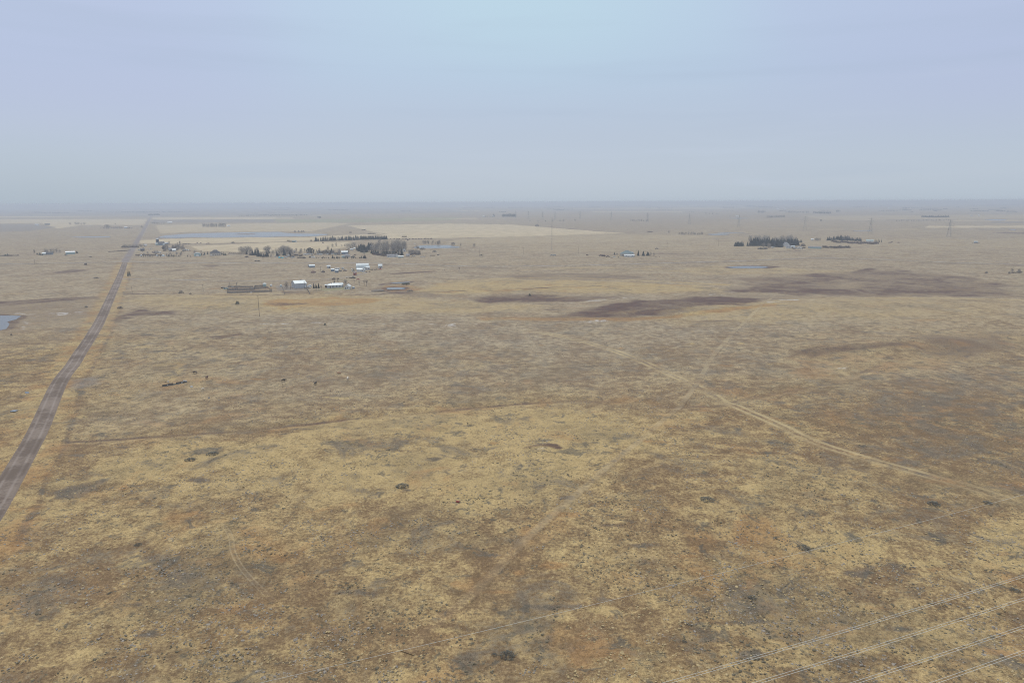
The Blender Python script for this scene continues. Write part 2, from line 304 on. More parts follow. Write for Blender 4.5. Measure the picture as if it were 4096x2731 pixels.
# dark lines: ditches, hedges' litter, fence lines (channel, strength, half width m, points)
LINES = [
 (0, 0.45, 1.0, [(3160, 1432), (3300, 1405), (3450, 1398), (3620, 1396), (3700, 1412)]), (0, 0.5, 1.0, [(3100, 1565), (3330, 1532), (3420, 1500), (3560, 1470), (3800, 1462), (4096, 1440)]), (2, 0.5, 3, [(3050, 1578), (3330, 1540), (3440, 1508), (3600, 1476)]),
 (1, 0.6, 3.5, [(1800, 1135), (2200, 1118), (2600, 1128), (2900, 1140)]), (1, 0.55, 3, [(2350, 1262), (2700, 1258), (3100, 1222), (3400, 1196), (3800, 1200), (4200, 1210)]),
 (0, 0.7, 1.6, [(-200, 1212), (0, 1209), (120, 1199), (300, 1190), (420, 1187)]), (0, 0.75, 1.3, [(500, 1175), (800, 1178), (1100, 1182), (1400, 1184), (1650, 1176), (1800, 1170), (2100, 1160), (2400, 1150)]),
 (0, 0.6, 1.2, [(500, 1121), (900, 1128), (1180, 1130)]), (2, 0.6, 1.8, [(1650, 1178), (2200, 1160), (2600, 1146), (2900, 1140)]),
 (0, 0.7, 3.0, [(2400, 1019), (2700, 1015), (3000, 1012), (3250, 1000), (3400, 993)]), (0, 0.4, 3.0, [(3400, 992), (3620, 965), (3800, 957), (4200, 940)]),
 (0, 0.4, 3.0, [(2000, 1022), (2300, 1012), (2700, 1000)]), (0, 0.5, 3.5, [(-200, 1036), (300, 1033), (480, 1036)]), (0, 0.6, 5, [(3100, 1140), (3300, 1120), (3500, 1072), (3560, 1068)]),
 (0, 0.55, 6, [(1390, 901), (1800, 893), (2060, 897), (2220, 910), (2420, 927), (2560, 934)]), (0, 0.6, 4, [(700, 977), (1000, 972), (1250, 966), (1330, 963)]), (0, 0.5, 6, [(1560, 957), (1800, 953), (1960, 949)]),
 (0, 0.5, 3.5, [(-200, 1063), (200, 1061), (470, 1055)]), (0, 0.5, 3, [(540, 1052), (900, 1060), (1280, 1056)]), (0, 0.5, 3.5, [(1400, 1057), (1640, 1063), (1800, 1070), (2060, 1072)]),
 (0, 0.55, 3, [(2700, 1054), (3000, 1048), (3280, 1036), (3500, 1043), (3800, 1056), (4200, 1068)]), (0, 0.4, 5, [(3600, 883), (3800, 881), (4096, 885)]),
 (0, 0.45, 6, [(3650, 907), (3800, 902), (4200, 905)]), (0, 0.4, 5, [(-100, 951), (200, 948), (460, 944), (640, 952)]), (0, 0.5, 5, [(640, 954), (900, 953), (1200, 949)]),
 (1, 0.6, 2.5, [(2100, 1080), (2400, 1070), (2800, 1090), (2950, 1096)]), (1, 0.5, 2.0, [(640, 1460), (702, 1455), (708, 1480), (690, 1500), (670, 1515)]),
]
PATCHW = [(c, s, f, wp, np.array([flat(*p) for p in P])) for c, s, f, wp, P in PATCH]
LINEW = [(c, min(1, s * 1.25), hw * 1.45, wline(P, 3)) for c, s, hw, P in LINES]
PONDW = {k: np.array([flat(*p) for p in P]) for k, P in PONDS.items()}
def cross_side(x, y):
    a = roadW[0]; b_ = roadW[-1]; return -((b_[0] - a[0]) * (y - a[1]) - (b_[1] - a[1]) * (x - a[0]))
def inside(x, y, P):
    r = np.zeros(x.shape, bool); n = len(P)
    for i in range(n):
        ax, ay = P[i]; bx, by = P[(i + 1) % n]
        if ay == by: continue
        r ^= ((ay > y) != (by > y)) & (x < (bx - ax) * (y - ay) / (by - ay) + ax)
    return r
def cover(x, y):
    """N x NCH ground-cover weights at world points"""
    x = np.asarray(x, float); y = np.asarray(y, float)
    out = np.zeros((len(x), NCH))
    wx = (fbm(x / 22, y / 22, 3, 21) - 0.5) * 2; wy = (fbm(x / 22, y / 22, 3, 31) - 0.5) * 2
    def add(c, m, s, ii): out[ii, c] = np.maximum(out[ii, c], m * s)
    for c, s, f, wp, P in PATCHW:
        lo = P.min(0) - f - wp; hi = P.max(0) + f + wp
        ii = np.nonzero((x > lo[0]) & (x < hi[0]) & (y > lo[1]) & (y < hi[1]))[0]
        if not len(ii): continue
        u = x[ii] + wx[ii] * wp; v = y[ii] + wy[ii] * wp
        ins = inside(u, v, P); d = polydist(u, v, np.vstack([P, P[:1]]))
        m = np.where(ins, 0.5 + np.minimum(d / f, 1) * 0.5, 0.5 - np.minimum(d / f, 1) * 0.5)
        add(c, m, s, ii)
    for c, s, hw, P in LINEW:
        lo = P.min(0) - 3 * hw - 4; hi = P.max(0) + 3 * hw + 4
        ii = np.nonzero((x > lo[0]) & (x < hi[0]) & (y > lo[1]) & (y < hi[1]))[0]
        if not len(ii): continue
        d = polydist(x[ii] + wx[ii] * 2, y[ii] + wy[ii] * 2, P)
        add(c, 1 - sstep(d, hw * 0.5, hw * 1.8), s * (0.5 + 0.8 * vnoise(x[ii] / 30, y[ii] / 30, 5)), ii)
    near = np.nonzero(np.hypot(x, y) < 2500)[0]
    xn, yn = x[near], y[near]
    d = polydist(xn + wx[near] * 1.5, yn + wy[near] * 1.5, roadW)
    add(2, (1 - sstep(d, 9, 17)) * sstep(d, 3, 5), 0.55, near)
    add(1, (1 - sstep(d, 8, 13)), 0.35, near)
    add(3, np.exp(-((d - 11.5) / 1.1) ** 2) * (xn * 0 + .3 + vnoise(xn / 14, yn / 14, 8)) * (cross_side(xn, yn) > 0), 0.75, near)
    d = polydist(xn + wx[near] * 1.2, yn + wy[near] * 1.2, CREEKW)
    cw = sstep(vnoise(xn / 26, yn / 26, 77), .15, .7); add(0, (1 - sstep(d, 0.5, 3.8)) * (.6 + .4 * cw), 0.58, near); add(2, (1 - sstep(d, 3, 10)), 0.28, near)
    for k, P in PONDW.items():
        if k in ('blue',): continue
        lo = P.min(0) - 30; hi = P.max(0) + 30
        ii = np.nonzero((x > lo[0]) & (x < hi[0]) & (y > lo[1]) & (y < hi[1]))[0]
        if not len(ii): continue
        d = polydist(x[ii] + wx[ii] * 3, y[ii] + wy[ii] * 3, np.vstack([P, P[:1]]))
        add(0, 1 - sstep(d, 3, 9), 0.8, ii); 
        if k == 'near': add(4, np.exp(-((d - 11) / 4) ** 2), 0.35, ii)
    return np.clip(out, 0, 1)

# ------------------------------------------------------------ materials
MATS = {}
def mat(name, rgb, rough=0.85, var=0.12, scale=0.6, metal=0.0, streak=False, alpha=1.0):
    if name in MATS: return MATS[name]
    m = bpy.data.materials.new(name); m.use_nodes = True; b = NB(m.node_tree)
    p = m.node_tree.nodes['Principled BSDF']
    t = b.n('ShaderNodeTexCoord').outputs['Object']
    v = b.vmul(t, (1, 1, 0.15)) if streak else t
    nz = b.noise(v, scale, 4, 0.6)
    f = b.ss(nz, 0.3, 0.7, 1 - var, 1 + var)
    cc = b.n('ShaderNodeCombineColor'); [b.lk(f, cc.inputs[i]) for i in range(3)]
    c = b.mix(1.0, rgb, cc.outputs[0], 'MULTIPLY')
    b.lk(c, p.inputs['Base Color']); p.inputs['Roughness'].default_value = rough; p.inputs['Metallic'].default_value = metal
    MATS[name] = m; return m

def prairie_group():
    g = bpy.data.node_groups.new('prairie', 'ShaderNodeTree')
    g.interface.new_socket('Color', in_out='OUTPUT', socket_type='NodeSocketColor')
    g.interface.new_socket('Height', in_out='OUTPUT', socket_type='NodeSocketFloat')
    b = NB(g); go = b.n('NodeGroupOutput')
    pos = b.n('ShaderNodeNewGeometry').outputs['Position']
    P = b.vmul(pos, (1, 1, 0))
    def attr(n):
        a = b.n('ShaderNodeAttribute', attribute_name=n, attribute_type='GEOMETRY'); s = b.n('ShaderNodeSeparateColor'); b.lk(a.outputs['Color'], s.inputs[0])
        return list(s.outputs) 
    dark, straw, rust = attr('cover_a'); sage, salt, field = attr('cover_b'); green, plain, pinkg = attr('cover_c')
    big = b.noise(P, 0.006, 4, 0.6); mid = b.noise(P, 0.035, 5, 0.62, 0.4); sml = b.noise(P, 0.19, 4, 0.65, 0.3); fin = b.noise(P, 1.1, 3, 0.65); vf = b.noise(P, 3.6, 2, 0.6)
    near = b.n('ShaderNodeVectorMath', operation='LENGTH'); b.lk(P, near.inputs[0]); dist = near.outputs['Value']
    A = lambda x, y: b.math('ADD', x, y)
    M = lambda x, y: b.math('MULTIPLY', x, y)
    # straw against bare brown turf
    s = A(A(M(mid, 0.55), M(sml, 0.50)), A(M(fin, 0.42), M(big, 0.35)))
    s = A(s, A(M(straw, 0.24), M(field, 0.5)))
    s = b.math('SUBTRACT', s, A(M(sage, 0.13), M(plain, 0.10)))
    c = b.mix(b.ss(s, 0.78, 1.06), (0.185, 0.122, 0.065), (0.375, 0.277, 0.132))
    # olive tint and greyer stretches
    c = b.mix(b.ss(b.noise(P, 0.022, 4, 0.6, 0.5), 0.48, 0.68, 0, 0.55), c, (0.172, 0.132, 0.076))
    n_s = b.noise(b.vmul(pos, (1, 1, 0)), 0.055, 5, 0.68, 0.8)
    g1 = A(A(n_s, M(sage, 0.20)), M(b.math('SUBTRACT', fin, 0.5), 0.35))
    c = b.mix(b.ss(g1, 0.54, 0.70, 0, 0.75), c, (0.136, 0.115, 0.088))
    # rusty grass
    n_r = A(A(b.noise(P, 0.045, 4, 0.6, 0.6), M(rust, 0.24)), M(b.math('SUBTRACT', sml, 0.5), 0.25))
    c = b.mix(b.ss(n_r, 0.55, 0.75, 0, 0.62), c, (0.290, 0.165, 0.070))
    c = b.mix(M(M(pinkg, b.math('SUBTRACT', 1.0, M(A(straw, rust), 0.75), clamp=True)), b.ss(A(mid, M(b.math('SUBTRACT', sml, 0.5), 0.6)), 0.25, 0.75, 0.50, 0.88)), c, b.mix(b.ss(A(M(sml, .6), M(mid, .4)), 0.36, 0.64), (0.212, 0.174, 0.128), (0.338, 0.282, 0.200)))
    # small dark tussocks
    t1 = b.noise(P, 0.42, 3, 0.7, 0.6)
    tt = A(A(t1, M(b.math('SUBTRACT', mid, 0.5), 0.5)), M(sage, 0.05))
    calm = b.math('SUBTRACT', 1.0, M(pinkg, 0.55))
    c = b.mix(M(b.ss(tt, 0.58, 0.70, 0, 0.68), calm), c, (0.100, 0.092, 0.068))
    t2 = b.noise(P, 0.11, 4, 0.7, 0.8)
    c = b.mix(M(b.ss(A(A(t2, M(sage, 0.05)), M(b.math('SUBTRACT', big, 0.5), 0.35)), 0.585, 0.67, 0, 0.68), calm), c, (0.098, 0.090, 0.072))
    c = b.mix(b.ss(b.noise(P, 0.30, 3, 0.7, 0.5), 0.66, 0.74, 0, 0.5), c, (0.40, 0.34, 0.21))
    c = b.mix(b.ss(b.noise(P, 1.7, 3, 0.7), 0.64, 0.72, 0, 0.5), c, (0.33, 0.30, 0.26))
    # heath, salt, fields
    dk = A(A(dark, M(b.math('SUBTRACT', b.noise(P, 0.011, 4, 0.65, 0.5), 0.5), 1.6)), A(M(b.math('SUBTRACT', sml, 0.5), 1.5), M(b.math('SUBTRACT', mid, 0.5), 1.5)))
    frag = b.ss(b.noise(P, 0.024, 5, 0.7, 1.2), 0.34, 0.56, 0.50, 1.0)
    c = b.mix(M(M(b.ss(dk, 0.12, 0.95, 0, 0.95), frag), b.ss(dark, 0.02, 0.70)), c, b.mix(b.ss(sml, 0.35, 0.65), (0.105, 0.058, 0.048), (0.075, 0.052, 0.047)))
    sm = A(salt, A(M(b.math('SUBTRACT', b.noise(b.vmul(P, (0.5, 1, 1)), 0.10, 5, 0.7, 1.0), 0.5), 2.6), M(b.math('SUBTRACT', sml, 0.5), 1.0)))
    c = b.mix(M(b.ss(sm, 0.46, 0.98), b.ss(salt, 0.02, 0.15)), c, (0.46, 0.44, 0.42))
    c = b.mix(b.ss(A(field, M(b.math('SUBTRACT', mid, 0.5), 0.4)), 0.25, 0.75, 0, 0.85), c, b.mix(b.ss(b.noise(b.vmul(P, (1, 0.25, 1)), 0.03, 3, 0.6), 0.3, 0.7), (0.40, 0.325, 0.205), (0.50, 0.41, 0.265)))
    c = b.mix(M(green, 0.8), c, (0.20, 0.22, 0.11))
    c = b.mix(b.ss(A(plain, M(b.math('SUBTRACT', mid, 0.5), 0.5)), 0.3, 0.9, 0, 0.75), c, (0.200, 0.175, 0.150))
    # grain
    gr = A(M(fin, 0.42), A(M(vf, 0.55), M(sml, 0.30)))
    f = A(1.0, M(b.math('SUBTRACT', b.ss(gr, 0.42, 0.85, 0.58, 1.42), 1.0), calm))
    cc = b.n('ShaderNodeCombineColor'); [b.lk(f, cc.inputs[i]) for i in range(3)]
    c = b.mix(1.0, c, cc.outputs[0], 'MULTIPLY')
    b.lk(c, go.inputs[0]); b.lk(A(M(vf, 0.12), M(fin, 0.30)), go.inputs[1])
    return g
PG = prairie_group()
def ground_mat():
    m = bpy.data.materials.new('dry prairie turf'); m.use_nodes = True; b = NB(m.node_tree); p = m.node_tree.nodes['Principled BSDF']
    g = b.n('ShaderNodeGroup', node_tree=PG); b.lk(g.outputs[0], p.inputs['Base Color']); p.inputs['Roughness'].default_value = 0.95
    p.inputs['Specular IOR Level'].default_value = 0.1
    bp = b.n('ShaderNodeBump'); bp.inputs['Strength'].default_value = 0.7; bp.inputs['Distance'].default_value = 1.0
    b.lk(g.outputs[1], bp.inputs['Height']); b.lk(bp.outputs[0], p.inputs['Normal'])
    return m
GM = ground_mat()
def lane_mat(name, rgb1, rgb2, rut, soft, amount=1.0):
    """road or track surface; 'across' runs 0 at the centre to 1 at the edge, turf takes over at the edge"""
    m = bpy.data.materials.new(name); m.use_nodes = True; b = NB(m.node_tree); p = m.node_tree.nodes['Principled BSDF']
    g = b.n('ShaderNodeGroup', node_tree=PG)
    a = b.n('ShaderNodeAttribute', attribute_name='across', attribute_type='GEOMETRY').outputs['Fac']
    pos = b.n('ShaderNodeNewGeometry').outputs['Position']; P = b.vmul(pos, (1, 1, 0))
    n1 = b.noise(P, 0.05, 4, 0.6); n2 = b.noise(P, 0.7, 4, 0.65)
    aa = b.math('ABSOLUTE', a)
    base = b.mix(b.ss(b.math('ADD', n1, b.math('MULTIPLY', b.math('SUBTRACT', n2, 0.5), 0.5)), 0.40, 0.62), rgb1, rgb2)
    if rut == 'gravel':
        wv = b.math('ABSOLUTE', b.math('SUBTRACT', aa, 0.42))
        base = b.mix(b.math('MULTIPLY', b.ss(wv, 0.16, 0.02), b.ss(n1, 0.35, 0.6, 0.15, 0.6)), base, (0.275, 0.23, 0.20))
        base = b.mix(b.ss(b.math('ADD', aa, b.math('MULTIPLY', n2, 0.2)), 0.80, 0.98, 0, 0.8), base, (0.175, 0.138, 0.115))
        k = b.ss(b.math('ADD', aa, b.math('MULTIPLY', b.math('SUBTRACT', n2, 0.5), 0.35)), 0.99, 0.90)
    elif rut == 'ruts':
        wv = b.math('ABSOLUTE', b.math('SUBTRACT', aa, 0.5))
        k = b.math('MULTIPLY', b.ss(b.math('ADD', wv, b.math('MULTIPLY', b.math('SUBTRACT', n2, 0.5), 0.25)), 0.22, 0.04), b.ss(n1, 0.30, 0.55, 0.35, 1.0))
    else:
        k = b.math('MULTIPLY', b.ss(b.math('ADD', aa, b.math('MULTIPLY', b.math('SUBTRACT', n2, 0.5), 0.8)), 0.95, 0.35), b.ss(n1, 0.30, 0.52, 0.35, 1.0))
    k = b.math('MULTIPLY', b.math('MULTIPLY', k, amount), b.n('ShaderNodeAttribute', attribute_name='fade', attribute_type='GEOMETRY').outputs['Fac'])
    b.lk(b.mix(k, g.outputs[0], base), p.inputs['Base Color']); p.inputs['Roughness'].default_value = 0.92; p.inputs['Specular IOR Level'].default_value = 0.15
    bp = b.n('ShaderNodeBump'); bp.inputs['Strength'].default_value = 0.4; b.lk(n2, bp.inputs['Height']); b.lk(bp.outputs[0], p.inputs['Normal'])
    return m

# ------------------------------------------------------------ ground sheet
def structure(o, label=None):
    o['kind'] = 'structure'
    if label: o['label'] = label
    return o
def raw_mesh(name, V, Fc, m, smooth=False):
    me = bpy.data.meshes.new(name); V = np.asarray(V, np.float32); Fc = np.asarray(Fc, np.int32); k = Fc.shape[1]
    me.vertices.add(len(V)); me.vertices.foreach_set('co', V.ravel())
    me.loops.add(Fc.size); me.loops.foreach_set('vertex_index', Fc.ravel())
    me.polygons.add(len(Fc)); me.polygons.foreach_set('loop_start', np.arange(0, Fc.size, k, dtype=np.int32)); me.polygons.foreach_set('loop_total', np.full(len(Fc), k, np.int32))
    if smooth: me.polygons.foreach_set('use_smooth', np.ones(len(Fc), bool))
    me.update(calc_edges=True)
    if m: me.materials.append(m)
    o = bpy.data.objects.new(name, me); C.objects.link(o); return o
def put_cover(me, cv):
    n = len(me.vertices)
    for nm, ch in (('cover_a', (0, 1, 2)), ('cover_b', (3, 4, 5)), ('cover_c', (6, 7, 8))):
        a = me.attributes.new(nm, 'FLOAT_COLOR', 'POINT'); d = np.ones((n, 4), np.float32)
        for i, c in enumerate(ch): d[:, i] = cv[:, c] if c is not None else 0
        a.data.foreach_set('color', d.ravel())
rows = np.concatenate([np.arange(5200, 2900, -60), np.arange(2900, 1800, -5.0), np.arange(1800, 1400, -3.5), np.arange(1400, 1150, -2.2), np.arange(1150, 860, -1.4), np.arange(860, 812.01, -0.75)])
rad = np.array([flat(2048, r)[1] for r in rows]); rad = np.concatenate([[8, 20], rad[rad > 25], [10500, 13000, 17000, 23000, 30000, 39000]]); rad = np.unique(np.round(rad[(rad > 0) & (rad <= 39000)], 3)); rad.sort()
tl = np.concatenate([np.arange(-1.05, -0.80, 0.02), np.arange(-0.80, 0.80, 0.0026), np.arange(0.80, 1.06, 0.02)]); az = np.arctan(tl)
az = np.concatenate([az, np.arange(az[-1] + 0.08, az[0] + 2 * math.pi - 0.04, 0.08)])
nr, na = len(rad), len(az)
RR, AA = np.meshgrid(rad, az, indexing='ij')
gx = (RR * np.sin(AA)).ravel(); gy = (RR * np.cos(AA)).ravel()
gz = H(gx, gy)
rdist = polydist(gx, gy, roadW)
tuf = (fbm(gx / 0.9, gy / 0.9, 2, 51) - 0.5) * 0.30 + (fbm(gx / 4.0, gy / 4.0, 3, 61) - 0.45) * 0.30
keep = 1 - sstep(np.hypot(gx, gy), 230, 480)
for tk in trkW.values(): keep = keep * sstep(polydist(gx, gy, tk), 1.8, 3.5)
gz = gz + tuf * keep * sstep(rdist, 5, 9)
idx = np.arange(nr * na).reshape(nr, na); a0 = idx[:-1]; a1 = idx[1:]; b0 = np.roll(a0, -1, 1); b1 = np.roll(a1, -1, 1)
quads = np.stack([a0, a1, b1, b0], -1).reshape(-1, 4)
V = np.stack([gx, gy, gz], 1)
# centre cap as part of the same sheet
V = np.vstack([V, [[0, 0, float(gz[:na].mean())]]]); cen = len(V) - 1
cap = np.stack([np.full(na, cen), idx[0], np.roll(idx[0], -1), np.roll(idx[0], -1)], 1)
me_q = quads[:, ::-1]
ground = raw_mesh('ground', V, me_q, GM, smooth=True)
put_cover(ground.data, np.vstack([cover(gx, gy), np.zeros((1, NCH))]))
structure(ground)

def ribbon(name, W, half, m, lift, crown=0.0, na_=4, label=None, ends=(0, 0)):
    W = np.asarray(W); seg = [0]
    # resample evenly
    d = np.hypot(*np.diff(W, axis=0).T); L = np.concatenate([[0], np.cumsum(d)]); n = max(8, min(900, int(L[-1] / max(1.2, half * 0.5))))
    t = np.linspace(0, L[-1], n); x = np.interp(t, L, W[:, 0]); y = np.interp(t, L, W[:, 1])
    tx = np.gradient(x); ty = np.gradient(y); q = np.hypot(tx, ty); nx, ny = -ty / q, tx / q
    us = np.linspace(-1, 1, 2 * na_ + 1); px = x[:, None] + nx[:, None] * us * half; py = y[:, None] + ny[:, None] * us * half
    if callable(lift): lf = lift(px.ravel(), py.ravel())
    else: lf = lift
    z = H(px.ravel(), py.ravel()) + lf + crown * (1 - np.tile(us, n) ** 4) - 0.30 * np.tile((np.abs(us) > 0.99).astype(float), n)
    ii = np.arange(n * len(us)).reshape(n, -1)
    q4 = np.stack([ii[:-1, :-1], ii[:-1, 1:], ii[1:, 1:], ii[1:, :-1]], -1).reshape(-1, 4)[:, ::-1]
    Vv = np.stack([px.ravel(), py.ravel(), z], 1)
    nrm = np.cross(Vv[q4[0, 1]] - Vv[q4[0, 0]], Vv[q4[0, 2]] - Vv[q4[0, 0]])
    if nrm[2] < 0: q4 = q4[:, ::-1]
    o = raw_mesh(name, Vv, q4, m, smooth=True)
    put_cover(o.data, cover(px.ravel(), py.ravel()))
    a = o.data.attributes.new('across', 'FLOAT', 'POINT'); a.data.foreach_set('value', np.tile(us, n).astype(np.float32))
    tt = np.linspace(0, 1, n); fd = np.ones(n)
    if ends[0]: fd *= sstep(tt, 0, ends[0])
    if ends[1]: fd *= 1 - sstep(tt, 1 - ends[1], 1)
    a = o.data.attributes.new('fade', 'FLOAT', 'POINT'); a.data.foreach_set('value', np.repeat(fd, len(us)).astype(np.float32))
    return structure(o, label)
def rise(near, far):
    return lambda x, y: near + (far - near) * sstep(np.hypot(x, y), 300, 1500)
M_road = lane_mat('purple grey gravel', (0.122, 0.092, 0.072), (0.205, 0.163, 0.132), 'gravel', 0.1)
M_road2 = lane_mat('distant gravel', (0.150, 0.120, 0.110), (0.21, 0.18, 0.17), 'wide', 0.1)
M_hway = lane_mat('grey asphalt', (0.15, 0.14, 0.135), (0.30, 0.28, 0.26), 'wide', 0.1)
M_trk = lane_mat('worn straw track', (0.29, 0.215, 0.115), (0.44, 0.345, 0.185), 'wide', 0.3, 0.80)
M_rut = lane_mat('wheel rut track', (0.38, 0.30, 0.17), (0.43, 0.345, 0.20), 'ruts', 0.3, 0.45)
ribbon('gravel_road', roadW, 4.3, M_road, 0.10, 0.22, 6, 'purple grey gravel road')
ribbon('gravel_road', roadW2, 9, M_road2, 0.4, 0.0)
ribbon('highway', hwayW, 4.5, M_hway, rise(0.15, 0.5), 0.1)
ribbon('farm_lane', laneW, 2.5, M_hway, 0.25)
ribbon('dirt_path', trkW['A'], 4.6, M_trk, 0.09, ends=(.08, .12), label='broad worn track running diagonally')
ribbon('dirt_path', trkW['A'], 1.7, M_rut, 0.10, ends=(.08, .5), label='wheel ruts of the broad diagonal track')
M_faint = lane_mat('faint trodden track', (0.25, 0.19, 0.115), (0.40, 0.32, 0.19), 'wide', 0.3, 0.40)
M_faintr = lane_mat('faint wheel ruts', (0.40, 0.32, 0.20), (0.44, 0.36, 0.23), 'ruts', 0.3, 0.27)
ribbon('dirt_path', trkW['B'], 1.9, M_faint, 0.17, ends=(.12, .1), label='faint straight track')
ribbon('dirt_path', trkW['C'], 2.0, M_faint, 0.10, ends=(.2, .1), label='faint grassy trail')
ribbon('dirt_path', trkW['D'], 1.1, M_faintr, 0.08, ends=(.3, .3), label='faint curved wheel ruts')
ribbon('dirt_path', trkW['E'], 1.6, M_faintr, 0.10, ends=(.2, .2), label='faint side ruts')

# ------------------------------------------------------------ water
def water_mat():
    m = bpy.data.materials.new('still water'); m.use_nodes = True; b = NB(m.node_tree); p = m.node_tree.nodes['Principled BSDF']
    p.inputs['Base Color'].default_value = (0.11, 0.12, 0.125, 1); p.inputs['Roughness'].default_value = 0.25; p.inputs['IOR'].default_value = 1.33
    pos = b.n('ShaderNodeNewGeometry').outputs['Position']; bp = b.n('ShaderNodeBump'); bp.inputs['Strength'].default_value = 0.5
    b.lk(b.noise(pos, 0.8, 3), bp.inputs['Height']); b.lk(bp.outputs[0], p.inputs['Normal']); return m
WM = water_mat()
def pond(P, z):
    Q = spline([*P, P[0]], 6)[:-1]
    jx = (fbm(Q[:, 0] / 9, Q[:, 1] / 9, 3, 71) - 0.5) * 2; s = np.ptp(Q[:, 0]); amp = min(2.5, s * 0.02)
    c0 = Q.mean(0); d = Q - c0; r = np.hypot(*d.T)[:, None]; Q = Q + d / r * jx[:, None] * amp
    import bmesh
    bm = bmesh.new(); vs = [bm.verts.new((a, b_, z)) for a, b_ in Q]; f = bm.faces.new(vs)
    bmesh.ops.triangulate(bm, faces=[f]); bmesh.ops.recalc_face_normals(bm, faces=bm.faces[:])
    for f in bm.faces:
        if f.normal.z < 0: f.normal_flip()
    me = bpy.data.meshes.new('water'); bm.to_mesh(me); bm.free(); me.materials.append(WM)
    o = bpy.data.objects.new('water', me); C.objects.link(o); structure(o, 'still pond water')
for k, P in PONDW.items():
    zc = float(np.max(H(P[:, 0], P[:, 1])))
    pond(P, {'near': 0.12, 'blue': zc + 0.06, 'dugout': zc + 0.1, 'trench': zc + 0.1}.get(k, 0.25 + zc))
pond(np.array([flat(*p) for p in [(938, 936.5), (985, 934), (1020, 935.5), (1010, 938.5), (960, 938.3)]]), 0.45)   # low island, recoloured below
isl = [o for o in C.objects if o.name.startswith('water')][-1]; isl.name = 'marsh_island'; isl['label'] = 'low brown reed island'
isl.data.materials.clear(); isl.data.materials.append(mat('brown reeds', (0.13, 0.10, 0.075)))

# ------------------------------------------------------------ object helpers
class MB:
    """collects shapes into one mesh"""
    def __init__(s): s.v = []; s.f = []
    def face(s, pts): n = len(s.v); s.v += [tuple(p) for p in pts]; s.f.append(tuple(range(n, n + len(pts)))); return s
    def box(s, x0, x1, y0, y1, z0, z1):
        n = len(s.v); s.v += [(x, y, z) for z in (z0, z1) for x, y in ((x0, y0), (x1, y0), (x1, y1), (x0, y1))]
        s.f += [tuple(n + i for i in q) for q in ((0, 3, 2, 1), (4, 5, 6, 7), (0, 1, 5, 4), (1, 2, 6, 5), (2, 3, 7, 6), (3, 0, 4, 7))]; return s
    def tube(s, a, b, r0, r1=None, n=5):
        a, b = Vector(a), Vector(b); r1 = r0 if r1 is None else r1; d = (b - a).normalized()
        u = d.cross(Vector((0, 0, 1)) if abs(d.z) < 0.9 else Vector((1, 0, 0))).normalized(); w_ = d.cross(u); k = len(s.v)
        for p, r in ((a, r0), (b, r1)):
            for i in range(n):
                t = 2 * math.pi * i / n; s.v.append(tuple(p + u * math.cos(t) * r + w_ * math.sin(t) * r))
        for i in range(n): j = (i + 1) % n; s.f.append((k + i, k + j, k + n + j, k + n + i))
        s.f.append(tuple(k + i for i in range(n))[::-1]); s.f.append(tuple(k + n + i for i in range(n))); return s
    def prism(s, prof, y0, y1):
        """profile in x,z extruded along y"""
        n = len(prof); k = len(s.v); s.v += [(x, y0, z) for x, z in prof] + [(x, y1, z) for x, z in prof]
        for i in range(n): j = (i + 1) % n; s.f.append((k + i, k + j, k + n + j, k + n + i))
        s.f.append(tuple(k + i for i in range(n))[::-1]); s.f.append(tuple(k + n + i for i in range(n))); return s
    def lathe(s, prof, cx=0, cy=0, n=14):
        k = len(s.v)
        for r, z in prof:
            for i in range(n): t = 2 * math.pi * i / n; s.v.append((cx + r * math.cos(t), cy + r * math.sin(t), z))
        for a in range(len(prof) - 1):
            for i in range(n): j = (i + 1) % n; s.f.append((k + a * n + i, k + a * n + j, k + (a + 1) * n + j, k + (a + 1) * n + i))
        s.f.append(tuple(k + i for i in range(n))[::-1]); s.f.append(tuple(k + (len(prof) - 1) * n + i for i in range(n))); return s
    def obj(s, name, m, parent=None, smooth=False):
        import bmesh
        me = bpy.data.meshes.new(name); me.from_pydata(s.v, [], s.f)
        bm = bmesh.new(); bm.from_mesh(me); bmesh.ops.recalc_face_normals(bm, faces=bm.faces[:]); bm.to_mesh(me); bm.free()
        if smooth: me.polygons.foreach_set('use_smooth', [True] * len(me.polygons))
        me.materials.append(m); o = bpy.data.objects.new(name, me); C.objects.link(o); o.parent = parent; return o
def thing(name, label, cat, loc=(0, 0, 0), rz=0.0, group=None, sc=1.0):
    o = bpy.data.objects.new(name, None); C.objects.link(o); o.location = loc; o.rotation_euler = (0, 0, rz); o.scale = (sc,) * 3 if not isinstance(sc, tuple) else sc
    o.empty_display_size = 0.1; o['label'] = label; o['category'] = cat
    if group: o['group'] = group
    return o
def tag(o, label, cat, group=None):
    o['label'] = label; o['category'] = cat
    if group: o['group'] = group
    return o
def dup(src, loc, rz, sc, label, group=None, cat=None):
    r = src.copy(); C.objects.link(r); r.location = loc; r.rotation_euler = (0, 0, rz); r.scale = sc if isinstance(sc, tuple) else (sc,) * 3
    r['label'] = label
    if group: r['group'] = group
    elif 'group' in r: del r['group']
    if cat: r['category'] = cat
    for ch in list(src.children):
        c = ch.copy(); C.objects.link(c); c.parent = r
        for g in list(ch.children): d = g.copy(); C.objects.link(d); d.parent = c
    return r
def drop(root):
    for o in [*[g for c in root.children for g in c.children], *root.children, root]: bpy.data.objects.remove(o)
rn = random.Random(11); U = rn.uniform
def face_cam(px): return -math.atan((px - 2048) / F)

